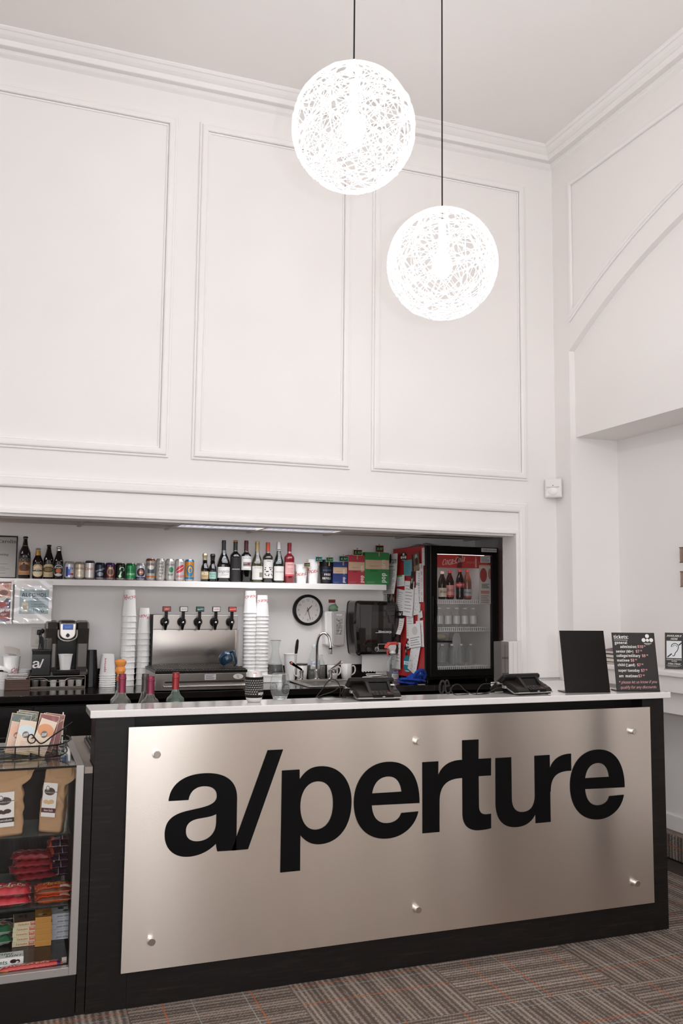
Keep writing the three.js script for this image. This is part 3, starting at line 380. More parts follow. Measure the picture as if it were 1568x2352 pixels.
for (const [s, x, y, w, h, z, col, label] of [['3.00', -1.335, 0.121, 0.05, 0.034, -1.235, '#d99c8f', 'pink-edged chalk tag reading 3.00 on the shorter soda cup'], ['4.50', -1.242, 0.164, 0.054, 0.036, -1.237, '#4f9aa6', 'teal-edged chalk tag reading 4.50 on the taller soda cup'], ['7.00', -1.158, 0.163, 0.058, 0.036, -1.235, '#4fae74', 'green-edged chalk tag reading 7.00 on the black cup'], ['4.50', -1.038, 0.17, 0.074, 0.042, -1.255, '#4f9aa6', 'teal-edged chalk tag reading 4.50 on the blue popcorn box'], ['5.50', -0.927, 0.218, 0.076, 0.045, -1.25, '#cfb48a', 'tan-edged chalk tag reading 5.50 on the red popcorn box'], ['8.00', -0.75, 0.248, 0.066, 0.052, -1.242, '#b5594f', 'red-edged chalk tag reading 8.00 above the green popcorn box']]) {
  const t = thing('price_tag', label, 'price tag', [x, SH + y, z], 0, 'chalk price tags on the shelf goods'); 
  obj('frame', ring(rect(-w / 2, w / 2, 0, h), rect(-w / 2, w / 2, 0, h, 0.004), 0.005, 0.001), mat(col, 0.6), t); obj('board', face(w - 0.006, h - 0.006, 0, h / 2, 0.0025), printed(128, 80, (c) => { fill(c, '#131a14', 0, 0, 128, 80); text(c, s, 64, 42, 50, '#9fd18a', 'italic {}px sans-serif'); }, 0.8), t);
  obj('clip', [slab(-0.004, 0.004, -0.03, h + 0.012, -0.008, -0.002, 0.001)], mat('#b58b62', 0.7), t);
}
// framed certificate and the two sleeved notices
{
  const t = thing('certificate_frame', 'thin dark-framed certificate propped on the white shelf', 'certificate', [-3.55, SH, -1.345]); t.rotation.x = -0.12;
  obj('frame', ring(rect(-0.2, 0.2, 0, 0.29), rect(-0.2, 0.2, 0, 0.29, 0.008), 0.014, 0.002), mat('#2a2522', 0.4), t);
  obj('certificate', face(0.386, 0.276, 0, 0.145, 0.004), printed(512, 366, (c) => { fill(c, '#a8a39b', 0, 0, 512, 366); text(c, 'State of North Carolina', 300, 42, 40, '#3a3633', 'bold {}px serif'); oval(c, '#8d867d', 290, 100, 34, 34); text(c, 'Board of Real Drawing', 300, 160, 26, '#4a4643', 'bold {}px serif'); text(c, 'Crumel', 320, 214, 28, '#4a4643', 'italic {}px serif'); lines(c, '#6e6964', 120, 244, 340, 5, 14, 3); lines(c, '#6e6964', 200, 326, 240, 2, 16, 3); }, 0.5), t);
}
const SLEEVE = mat('#ffffff', 0.05, 0, { transmission: 0.95, thickness: 0, clearcoat: 1 });
function notice(label, x0, x1, y0, y1, draw) {
  const w = x1 - x0, h = y1 - y0, t = thing('sleeved_notice', label, 'notice', [(x0 + x1) / 2, y0, -1.192]); t.rotation.x = 0.012;
  obj('sheet', box(w - 0.008, h - 0.008, 0.0012, 0, h / 2, 0), printed(384, Math.round((384 * h) / w), draw, 0.6), t);
  const g = new THREE.PlaneGeometry(w, h, 14, 18), p = g.attributes.position; for (let i = 0; i < p.count; i++) p.setZ(i, 0.0035 + 0.0016 * Math.sin(p.getX(i) * 40 + p.getY(i) * 55) + 0.001 * Math.sin(p.getY(i) * 90 + 1)); g.computeVertexNormals(); g.translate(0, h / 2, 0); obj('plastic_sleeve', g, SLEEVE, t);
}
notice('white sleeved notice about buying alcohol with the year 1996', -3.359, -3.119, 1.306, 1.592, (c, w, h) => {
  fill(c, '#e9e4e1', 0, 0, w, h); const x = 52, y = 92, W = 300, H = 262; fill(c, '#9fb0b3', x, y, W, H); text(c, 'To purchase', x + 160, y + 16, 22, '#3a4a4a', '{}px serif'); text(c, 'ALCOHOL', x + W / 2, y + 58, 58, '#22302e', 'bold {}px sans-serif', 'center', 0.98); text(c, 'A person must be', x + 190, y + 98, 22, '#3a4a4a', '{}px serif'); text(c, '21 years of age', x + 190, y + 128, 22, '#3a4a4a', '{}px serif'); text(c, 'or born before', x + 190, y + 156, 20, '#3a4a4a', '{}px serif'); text(c, "today's date in", x + 190, y + 182, 22, '#3a4a4a', '{}px serif'); text(c, '199', x + 178, y + 226, 54, '#3c4646', '{}px serif'); text(c, '6', x + 236, y + 226, 60, '#12120f', 'italic bold {}px serif');
  c.fillStyle = '#d9cdb4'; c.fillRect(x + 26, y + 142, 62, 104); c.fillRect(x + 44, y + 106, 24, 40); fill(c, '#b9ad96', x + 34, y + 170, 44, 50); fill(c, '#a86a4a', x + 44, y + 96, 24, 12);
});
notice('sleeved poster of a hand over red and blue shapes, warning about age', -3.6, -3.365, 1.306, 1.592, (c, w, h) => {
  fill(c, '#e6e0dc', 0, 0, w, h); fill(c, '#7c3a3c', 10, 12, w - 26, h - 40); fill(c, '#2b3150', 10, h * 0.42, w - 26, h * 0.22); c.fillStyle = '#c99a80'; c.beginPath(); c.moveTo(60, 60); c.lineTo(w - 20, 24); c.lineTo(w - 20, h * 0.4); c.lineTo(140, h * 0.36); c.fill(); c.fillStyle = '#cfc5bd'; c.beginPath(); c.moveTo(90, h * 0.46); c.lineTo(w - 40, h * 0.36); c.lineTo(w - 90, h * 0.5); c.fill(); c.save(); c.translate(w * 0.66, 78); c.rotate(-0.22); text(c, 'MONSTER', 0, 0, 40, '#b5443f', S); c.restore(); oval(c, '#7d4a40', w - 90, 132, 44, 30); fill(c, '#a83a40', 10, h * 0.5, w - 60, h * 0.12); text(c, 'of', w - 52, h * 0.52, 34, '#d9d3cf', B); text(c, 'be the age of', w * 0.6, h * 0.69, 40, '#f0ebe7', B); text(c, 'of age', w * 0.72, h * 0.78, 34, '#e9c9b5', B); fill(c, '#b1443c', 60, h * 0.84, w - 100, 30); fill(c, '#6d7690', 10, h * 0.9, w - 60, 26);
});
// ---------------------------------------------------------------- things on the recess wall
{
  const t = thing('wall_clock', 'round black-rimmed wall clock with white dial', 'clock', [-1.274, 1.407, -1.398]);
  obj('rim', turned([[0.096, 0.02], [0.097, 0.032], [0.1, 0.036], [0.108, 0.037], [0.115, 0.032], [0.117, 0.02], [0.117, 0], [0.09, 0]], 48, 0.9).rotateX(PI / 2), mat('#151211', 0.35), t);
  obj('dial', new THREE.CircleGeometry(0.1, 40).translate(0, 0, 0.016), printed(384, 384, (c) => { fill(c, '#e7e1dc', 0, 0, 384, 384); for (let i = 1; i <= 12; i++) { const a = (i * PI) / 6; text(c, String(i), 192 + 142 * Math.sin(a), 192 - 142 * Math.cos(a), 40, '#54504d', '{}px serif'); } for (let i = 0; i < 60; i++) { const a = (i * PI) / 30; oval(c, '#8a8682', 192 + 178 * Math.sin(a), 192 - 178 * Math.cos(a), 1.5, 1.5); } }, 0.5), t);
  const hand = (l, b, w, a, z) => rot(slab(-w, w, -b, l, 0, 0.0012), 0, 0, -a).translate(0, 0, z), ink = mat('#161312', 0.4);
  obj('hour_hand', hand(0.046, 0.014, 0.0026, (1.45 * PI) / 6, 0.019), ink, t); obj('minute_hand', hand(0.074, 0.02, 0.0019, (27.5 * PI) / 30, 0.021), ink, t); obj('second_hand', hand(0.03, 0.048, 0.0008, 0.55, 0.0225), ink, t); obj('hub', cyl(0.004, 0.004, 0.009, 0, 0, 0, 12).rotateX(PI / 2).translate(0, 0, 0.016), ink, t); obj('lens', new THREE.CircleGeometry(0.097, 40).translate(0, 0, 0.03), GLASS, t);
}
{
  const t = thing('soap_dispenser', 'white and grey wall soap dispenser above the sink', 'dispenser', [-1.075, 1.128, -1.398]);
  const out = (w0, w1, h) => { const s = new THREE.Shape(); s.moveTo(-w0, 0.03); s.quadraticCurveTo(-w0, 0.008, 0, 0); s.quadraticCurveTo(w0, 0.008, w0, 0.03); s.lineTo(w1, h - 0.02); s.quadraticCurveTo(w1, h, w1 - 0.02, h); s.lineTo(-w1 + 0.02, h); s.quadraticCurveTo(-w1, h, -w1, h - 0.02); return s; };
  obj('back_shell', extr(out(0.078, 0.085, 0.272), 0.085, 0.012), mat('#efebe8', 0.3), t); obj('front_cover', extr(out(0.048, 0.056, 0.268), 0.03, 0.01).translate(0.022, 0.004, 0.07), mat('#a9a39f', 0.35), t);
  obj('window', slab(-0.002, 0.048, 0.1, 0.216, 0.096, 0.102, 0.004), printed(64, 128, (c) => { fill(c, '#8d8985', 0, 0, 64, 128); for (let i = 0; i < 60; i++) { c.fillStyle = i % 2 ? 'rgba(40,36,34,.5)' : 'rgba(235,232,228,.6)'; c.fillRect(rnd(0, 64), rnd(0, 128), rnd(4, 18), rnd(2, 8)); } }, 0.1), t);
  obj('name_print', face(0.055, 0.022, 0.022, 0.246, 0.1015), printed(128, 52, (c) => { fill(c, '#a9a39f', 0, 0, 128, 52); text(c, 'GOJO', 64, 27, 40, '#f2efec', S); }, 0.4), t); obj('push_bar', slab(-0.02, 0.064, 0.012, 0.03, 0.09, 0.108, 0.006), mat('#9a9490', 0.4), t);
  const f = thing('scrubber', 'small green rounded scrubber sitting on the soap dispenser', 'scrubber', [-1.083, 1.398, -1.345]);
  const g = new THREE.SphereGeometry(0.036, 24, 16); g.scale(1, 0.75, 0.8); const p = g.attributes.position; for (let i = 0; i < p.count; i++) { const k = 1 + 0.06 * Math.sin(p.getX(i) * 210) * Math.sin(p.getY(i) * 190); p.setXYZ(i, p.getX(i) * k, p.getY(i) * k, p.getZ(i) * k); } g.computeVertexNormals(); g.translate(0, 0.027, 0);
  obj('pad', g, mat('#7d9a7c', 0.9), f); obj('base', cyl(0.036, 0.034, 0.012, 0, 0.002, 0, 20), mat('#5c7a5e', 0.8), f); obj('knob', new THREE.SphereGeometry(0.009, 10, 8).translate(0.012, 0.052, 0.006), mat('#8aa888', 0.8), f);
  tag(obj('wall_sticker', box(0.055, 0.026, 0.001, -1.075, 1.475, -1.3992), printed(96, 48, (c) => { fill(c, '#8e2a2c', 0, 0, 96, 48); fill(c, '#c0605c', 5, 5, 86, 2); text(c, 'WASH HANDS', 48, 26, 14, '#2a0f0f'); })), 'tiny dark red label stuck above the soap dispenser', 'label');
}
{
  const t = thing('towel_dispenser', 'big smoky black paper towel dispenser on the recess wall', 'dispenser', [-0.772, 1.072, -1.398]);
  const s = new THREE.Shape(); s.moveTo(-0.172, 0.03); s.quadraticCurveTo(-0.17, 0, -0.14, 0); s.lineTo(0.15, 0.003); s.quadraticCurveTo(0.192, 0.01, 0.198, 0.06); s.quadraticCurveTo(0.205, 0.26, 0.165, 0.375); s.quadraticCurveTo(0.155, 0.405, 0.12, 0.406); s.lineTo(-0.15, 0.41); s.quadraticCurveTo(-0.18, 0.41, -0.182, 0.38); s.quadraticCurveTo(-0.2, 0.2, -0.172, 0.03);
  obj('cover', extr(s, 0.2, 0.03, 20), mat('#1a1513', 0.07, 0, { clearcoat: 1 }), t); obj('back_plate', extr(s, 0.012, 0.004).translate(0, 0, -0.0005), mat('#2b2522', 0.4), t);
  obj('window', rot(slab(-0.07, 0.12, 0.09, 0.33, 0.1992, 0.2005, 0.0006)), mat('#2a2421', 0.04, 0, { clearcoat: 1 }), t);
  const pr = printed(256, 256, (c) => { fill(c, '#1a1513', 0, 0, 256, 256); text(c, 'Mercury', 140, 36, 34, '#e9e6e2', B); fill(c, '#e9e6e2', 40, 44, 180, 4); c.strokeStyle = '#cfcac5'; c.lineWidth = 4; c.strokeRect(70, 160, 120, 60); for (const x of [56, 196]) { c.beginPath(); c.arc(x, 210, 20, 0, 7); c.stroke(); c.beginPath(); c.arc(x, 200, 10, 0, 7); c.stroke(); } c.beginPath(); c.moveTo(56, 232); c.lineTo(200, 232); c.stroke(); }, 0.1);
  obj('front_print', face(0.19, 0.19, 0.04, 0.11, 0.2012), pr, t); obj('lock', cyl(0.008, 0.008, 0.004, 0, 0, 0, 16).rotateX(PI / 2).translate(-0.02, 0.385, 0.17), CHROME, t);
  const teeth = [[-0.115, 0.128]]; for (let i = 0; i <= 20; i++) teeth.push([-0.115 + 0.23 * (i / 20), i % 2 ? -0.004 : 0.004]); teeth.push([0.115, 0.128]);
  const w = tag(obj('paper_towel', rot(extr(teeth, 0.001), 0.05).translate(-0.752, 0.946, -1.3), PAPER), 'white paper towel sheet hanging out of the black dispenser', 'paper towel');
}
{
  const t = thing('wall_outlet', 'ivory wall outlet with two black plugs near the coffee brewer', 'outlet', [-3.193, 1.152, -1.398]);
  obj('plate', box(0.088, 0.128, 0.006, 0, 0.064, 0.003, 0.003), mat('#ddd5cd', 0.4), t); for (const y of [0.032, 0.094]) obj('socket_face', box(0.034, 0.034, 0.003, 0, y, 0.0065, 0.001), mat('#cfc7bf', 0.4), t); obj('plug', box(0.028, 0.034, 0.03, 0.006, 0.094, 0.022, 0.006), PLASTIC, t); obj('plug', box(0.026, 0.03, 0.03, 0.02, 0.034, 0.022, 0.006), PLASTIC, t);
  obj('cord', tube([[0.006, 0.09, 0.035], [0.01, 0.05, 0.05], [0.03, 0, 0.045], [0.05, -0.1, 0.03], [0.06, -0.24, 0.04]], 0.003, 20, 6), PLASTIC, t);
}
// ---------------------------------------------------------------- coffee corner of the back counter
const CT = 0.9005;
{
  const t = thing('pod_drawer', 'black wire-front drawer holding coffee pods under the brewer', 'drawer', [-3.0745, CT, -1.21]);
  const bk = mat('#151211', 0.35), wire = mat('#a89c90', 0.3, 0.8);
  obj('shelf', slab(-0.172, 0.172, 0.074, 0.08, -0.165, 0.165, 0.002), bk, t); obj('floor', slab(-0.172, 0.172, 0.006, 0.01, -0.165, 0.165, 0.001), bk, t); obj('side', slab(-0.172, -0.169, 0, 0.08, -0.165, 0.16), bk, t); obj('side', slab(0.169, 0.172, 0, 0.08, -0.165, 0.16), bk, t); obj('back', slab(-0.17, 0.17, 0, 0.08, -0.165, -0.162), bk, t);
  const W = (p) => tube(p, 0.0022, 30, 6);
  obj('wire_front', [W([[-0.172, 0.078, 0.168], [0.172, 0.078, 0.168]]), W([[-0.172, 0.003, 0.168], [0.172, 0.003, 0.168]]), W([[-0.172, 0.003, 0.168], [-0.172, 0.078, 0.168]]), W([[0.172, 0.003, 0.168], [0.172, 0.078, 0.168]]), W([[-0.165, 0.062, 0.169], [-0.075, 0.062, 0.169], [-0.05, 0.046, 0.169], [0.04, 0.046, 0.169], [0.065, 0.062, 0.169], [0.165, 0.062, 0.169]]), W([[-0.165, 0.011, 0.169], [0.165, 0.011, 0.169]])], wire, t);
  [[-0.135, '#6e655e'], [-0.082, '#5f5650'], [-0.024, '#e3dfda'], [0.032, '#dcd8d3'], [0.085, '#b5ada6'], [0.135, '#c4bdb6']].forEach(([x, col], i) => {
    const p = thing('coffee_pod', ['dark grey coffee pod at the drawer edge below the black canister', 'second dark grey coffee pod in the wire drawer', 'white coffee pod in the dip of the wire front, nearer the canister', 'white coffee pod in the dip of the wire front, nearer the black cups', 'light grey coffee pod, second from the black cup end', 'pale coffee pod at the black cup end of the drawer'][i], 'coffee pod', [-3.0745 + x, CT + 0.0102, -1.075], 0, 'pods in the wire drawer');
    obj('pod_body', turned([[0, 0], [0.017, 0], [0.0185, 0.002], [0.022, 0.04], [0, 0.04]], 20), mat(col, 0.5), p); obj('foil_lid', cyl(0.0255, 0.0255, 0.0025, 0, 0.04, 0, 20), mat('#d9d5d0', 0.4, 0.4), p);
  });
}
{
  const y0 = CT + 0.0805, t = thing('coffee_brewer', 'grey and black single-cup coffee brewer with a blue screen', 'coffee maker', [-3.02, y0, -1.19]);
  const grey = mat('#47413c', 0.28, 0.35), dk = mat('#14110f', 0.2), sl = mat('#b5aea7', 0.25, 0.7);
  const side = (x0, x1) => { const s = [[-0.13, 0], [0.115, 0], [0.115, 0.02], [0.085, 0.05], [0.08, 0.2], [0.1, 0.3], [0.07, 0.34], [-0.06, 0.35], [-0.13, 0.31]]; const g = extr(s.map(([a, b]) => [a, b]), x1 - x0, 0.012); g.rotateY(-PI / 2); g.translate(x1, 0, 0); return g; };
  obj('side_shell', side(-0.137, -0.06), grey, t); obj('side_shell', side(0.06, 0.137), grey, t); obj('back', slab(-0.07, 0.07, 0, 0.33, -0.12, -0.03, 0.01), dk, t); obj('water_tank', slab(-0.133, -0.09, 0.03, 0.24, 0.05, 0.097, 0.012), mat('#6b655f', 0.1, 0, { transmission: 0.4, thickness: 0 }), t);
  obj('brew_head', [slab(-0.056, 0.056, 0.235, 0.352, -0.1, 0.1, 0.022)], grey, t); obj('control_face', extr((() => { const s = new THREE.Shape(); s.moveTo(-0.052, 0.335); s.lineTo(0.052, 0.335); s.lineTo(0.05, 0.265); s.quadraticCurveTo(0.045, 0.232, 0, 0.228); s.quadraticCurveTo(-0.045, 0.232, -0.05, 0.265); return s; })(), 0.03, 0.006).translate(0, 0, 0.086), sl, t);
  obj('lip', tube([[-0.058, 0.29, 0.098], [-0.055, 0.245, 0.11], [-0.03, 0.225, 0.118], [0, 0.22, 0.12], [0.03, 0.225, 0.118], [0.055, 0.245, 0.11], [0.058, 0.29, 0.098]], 0.006, 30, 8), sl, t);
  obj('screen', box(0.066, 0.036, 0.003, 0, 0.31, 0.116, 0.001), printed(96, 48, (c) => { fill(c, '#2c5aa8', 0, 0, 96, 48); text(c, 'READY', 48, 25, 18, '#6e94cf'); }, 0.15, { emissive: '#1c3f86', emissiveIntensity: 0.35 }), t); obj('button', cyl(0.011, 0.012, 0.006, 0, 0, 0, 18).rotateX(PI / 2).translate(0, 0.256, 0.114), dk, t); obj('button_ring', new THREE.TorusGeometry(0.012, 0.002, 8, 20).translate(0, 0.256, 0.117), CHROME, t);
  obj('drip_tray', slab(-0.085, 0.085, 0, 0.03, -0.03, 0.135, 0.008), dk, t); obj('tray_grille', slab(-0.06, 0.06, 0.03, 0.033, 0.01, 0.12, 0.001), mat('#5c5651', 0.3, 0.8), t);
  const c = cup('paper_cup', 'plain small white paper cup on the coffee brewer tray', -3.027, -1.11, y0 + 0.0335, 0.1, 0.0445, 0.033, PAPERCUP);
  const k = thing('stirrer_canister', 'square black canister with white a-slash lettering', 'canister', [-3.1755, y0, -1.11]);
  obj('canister_body', [slab(-0.058, 0.058, 0, 0.16, -0.05, 0.05, 0.006)], mat('#100d0c', 0.15), k); obj('rim', slab(-0.06, 0.06, 0.152, 0.167, -0.052, 0.052, 0.004), mat('#1c1816', 0.3), k);
  obj('front_print', face(0.108, 0.13, -0.002, 0.07, 0.0506), printed(216, 260, (c) => { fill(c, '#100d0c', 0, 0, 216, 260); logo(c, 2, 2, 170, 88, '#e4e0dc'); }, 0.2), k);
  const s = []; for (const [x, z, a, h] of [[-0.02, -0.01, -0.12, 0.13], [-0.008, 0.012, -0.05, 0.1], [0.004, 0.0, 0.06, 0.085], [0.012, 0.015, 0.1, 0.095]]) s.push(rot(slab(-0.004, 0.004, 0, h, -0.003, 0.003, 0.001), 0, 0, a).translate(x, 0.15, z)); s.push(new THREE.SphereGeometry(0.012, 12, 8).scale(1, 1.4, 0.5).translate(-0.0, 0.282, -0.01));
  const sp = tag(obj('stirrers', s, mat('#0f0c0b', 0.4)), 'black stirrers and a spoon standing in the black canister', 'stirrers'); sp.position.set(-3.1755, y0, -1.11);
}
// cups, box of sachets at the far end of the counter
cup('paper_cup', 'white soda cup with red script beside the wooden sachet box', -3.355, -1.15, CT, 0.205, 0.053, 0.037, PAPERCUP, null, COKE, 0.075, 0.07, -0.35);
{ const t = thing('napkin', 'grey folded napkin stuffed into the open soda cup', 'napkin', [-3.352, CT + 0.2, -1.155]); const g = new THREE.BoxGeometry(0.1, 0.0015, 0.075, 4, 1, 4), p = g.attributes.position; for (let i = 0; i < p.count; i++) p.setY(i, p.getY(i) + 0.01 * Math.cos(p.getX(i) * 28)); rot(g, 0.55, 0.3, -0.25); g.translate(0, 0.03, 0); obj('sheet', g, mat('#b3aaa3', 0.9), t); obj('fold', slab(-0.025, 0.025, -0.03, 0.03, -0.004, 0.004, 0.002), mat('#d9d3ce', 0.9), t); }
{ const t = thing('foam_cup', 'ribbed white foam cup stack with a tilted lid, cut by the frame edge', 'cup', [-3.409, CT, -1.075]); obj('cup_body', [cupShape(0.105, 0.05, 0.037), ...[0.04, 0.055, 0.07, 0.085].map((y) => new THREE.TorusGeometry(0.0375 + y * 0.12, 0.0018, 6, 28).rotateX(PI / 2).translate(0, y, 0))], WHITE, t); obj('lid', rot(turned([[0, 0.014], [0.044, 0.012], [0.047, 0.004], [0.052, 0], [0.053, 0.005], [0.049, 0.014], [0.02, 0.018], [0, 0.018]], 28, 0.8), 0, 0, -0.42).translate(0.005, 0.122, 0.0), mat('#f3f0ed', 0.4), t); }
cup('foam_cup', 'small white foam cup half hidden behind the foil sachets', -3.282, -1.19, CT, 0.115, 0.047, 0.036, WHITE);
{ const t = thing('sachet_box', 'dark wooden box standing in front of the soda cup', 'box', [-3.317, CT, -1.03], 0.03); const wood = printed(256, 128, (c) => { fill(c, '#4a2c1a', 0, 0, 256, 128); for (let i = 0; i < 90; i++) { c.fillStyle = i % 2 ? 'rgba(120,76,46,.35)' : 'rgba(25,12,6,.35)'; c.fillRect(0, rnd(0, 128), 256, rnd(1, 3)); } }, 0.5);
  for (const [a, b, c, d] of [[-0.075, 0.075, 0.048, 0.055], [-0.075, 0.075, -0.055, -0.048], [-0.075, -0.068, -0.048, 0.048], [0.068, 0.075, -0.048, 0.048]]) obj('side_board', slab(a, b, 0, 0.068, c, d, 0.0015), wood, t); obj('bottom_board', slab(-0.068, 0.068, 0, 0.006, -0.048, 0.048), wood, t);
  for (let i = 0; i < 5; i++) { const s = thing('foil_sachet', ['topmost', 'second', 'middle', 'fourth', 'lowest'][i] + ' silver foil sachet of the pile in the wooden box', 'sachet', [-3.317 + rnd(-0.006, 0.006), CT + 0.098 - i * 0.0105, -1.03], rnd(-0.1, 0.1), 'foil sachets in the wooden box'); const g = box(0.118, 0.0095, 0.085, 0, 0, 0, 0.003); obj('pouch', g, mat('#c9c4bd', 0.18, 0.9), s); obj('seal', slab(-0.0635, -0.058, -0.001, 0.001, -0.042, 0.042), mat('#d9d4cd', 0.25, 0.9), s); }
}
// inverted cup stacks: every cup an individual
const NTH = ['', 'first', 'second', 'third', 'fourth', 'fifth', 'sixth', 'seventh', 'eighth', 'ninth', 'tenth', 'eleventh', 'twelfth', 'thirteenth', 'fourteenth', 'fifteenth', 'sixteenth', 'seventeenth', 'eighteenth'];
function cupStack(name, label, group, x, z, y, n, h, rt, rb, step, m, art) {
  let first;
  for (let i = 0; i < n; i++) { const top = i === n - 1; if (top && art) { const [a, b, turn] = art; cup(name, label[1], x, z, y + i * step, h, rt, rb, m, group, art[3] ?? COKEDOWN, a, b, turn, true); continue; } if (top && label[1]) { first = cup(name, label[1], x, z, y + i * step, h, rt, rb, m, group, null, 0, 0, 0, true); continue; } const l0 = label[0](NTH[n - i]); if (!first) first = cup(name, l0, x, z, y + i * step, h, rt, rb, m, group, null, 0, 0, 0, true); else copy(first, [x + rnd(-0.0008, 0.0008), y + i * step, z], 0, l0); }
}
const tall = (t) => [(o) => `${o} cup from the top in the ${t}`, `topmost cup with inverted red script of the ${t}`];
cupStack('soda_cup', tall('tallest cup stack'), 'cups of the tallest stack', -2.627, -1.12, CT, 13, 0.176, 0.047, 0.0345, 0.0385, PAPERCUP, [0.1, 0.055, 0.75]);
cupStack('soda_cup', tall('shorter cup stack touching the soda fountain'), 'cups of the shorter stack', -2.521, -1.15, CT, 10, 0.17, 0.0445, 0.031, 0.0385, PAPERCUP, [0.085, 0.055, -0.9]);
{ const t = thing('white_carton', 'low white carton under the carafe and the two slim cup stacks', 'carton', [-1.675, CT, -1.17]); obj('carton', box(0.24, 0.05, 0.15, 0, 0.0255, 0, 0.003), WHITE, t); obj('lid', box(0.244, 0.014, 0.154, 0, 0.0475, 0, 0.002), mat('#ebe7e3', 0.5), t); }
cupStack('soda_cup', tall('slim cup stack right beside the soda fountain'), 'cups of the slim stack beside the fountain', -1.776, -1.17, CT + 0.055, 18, 0.158, 0.0475, 0.0365, 0.0253, PAPERCUP, [0.09, 0.052, -0.35]);
cupStack('soda_cup', tall('slim cup stack next to the carafe'), 'cups of the slim stack next to the carafe', -1.693, -1.15, CT + 0.055, 17, 0.15, 0.0475, 0.036, 0.0255, PAPERCUP, [0.082, 0.052, -0.55]);
cupStack('black_cup', [(o) => `${o} black cup from the top beside the coffee brewer`, 'topmost upside-down black cup beside the coffee brewer'], 'black cups beside the brewer', -2.862, -1.13, CT, 6, 0.17, 0.046, 0.034, 0.0135, mat('#14110f', 0.25));
cupStack('coffee_cup', [(o) => `${o} white cup from the top of the short coffee cup stack`, 'topmost inverted white coffee cup of the short stack'], 'white coffee cups in the short stack', -2.757, -1.1, CT, 6, 0.14, 0.0515, 0.038, 0.0145, PAPERCUP, [0.02, 0.1, 0.1, printed(512, 160, (c) => { fill(c, '#f1efec', 0, 0, 512, 160); for (const x of [206, 460]) { c.save(); c.translate(x, 80); c.rotate(-PI / 2); text(c, 'aperture', 0, 0, 34, '#b5302c', S); c.restore(); } }, 0.55)]);
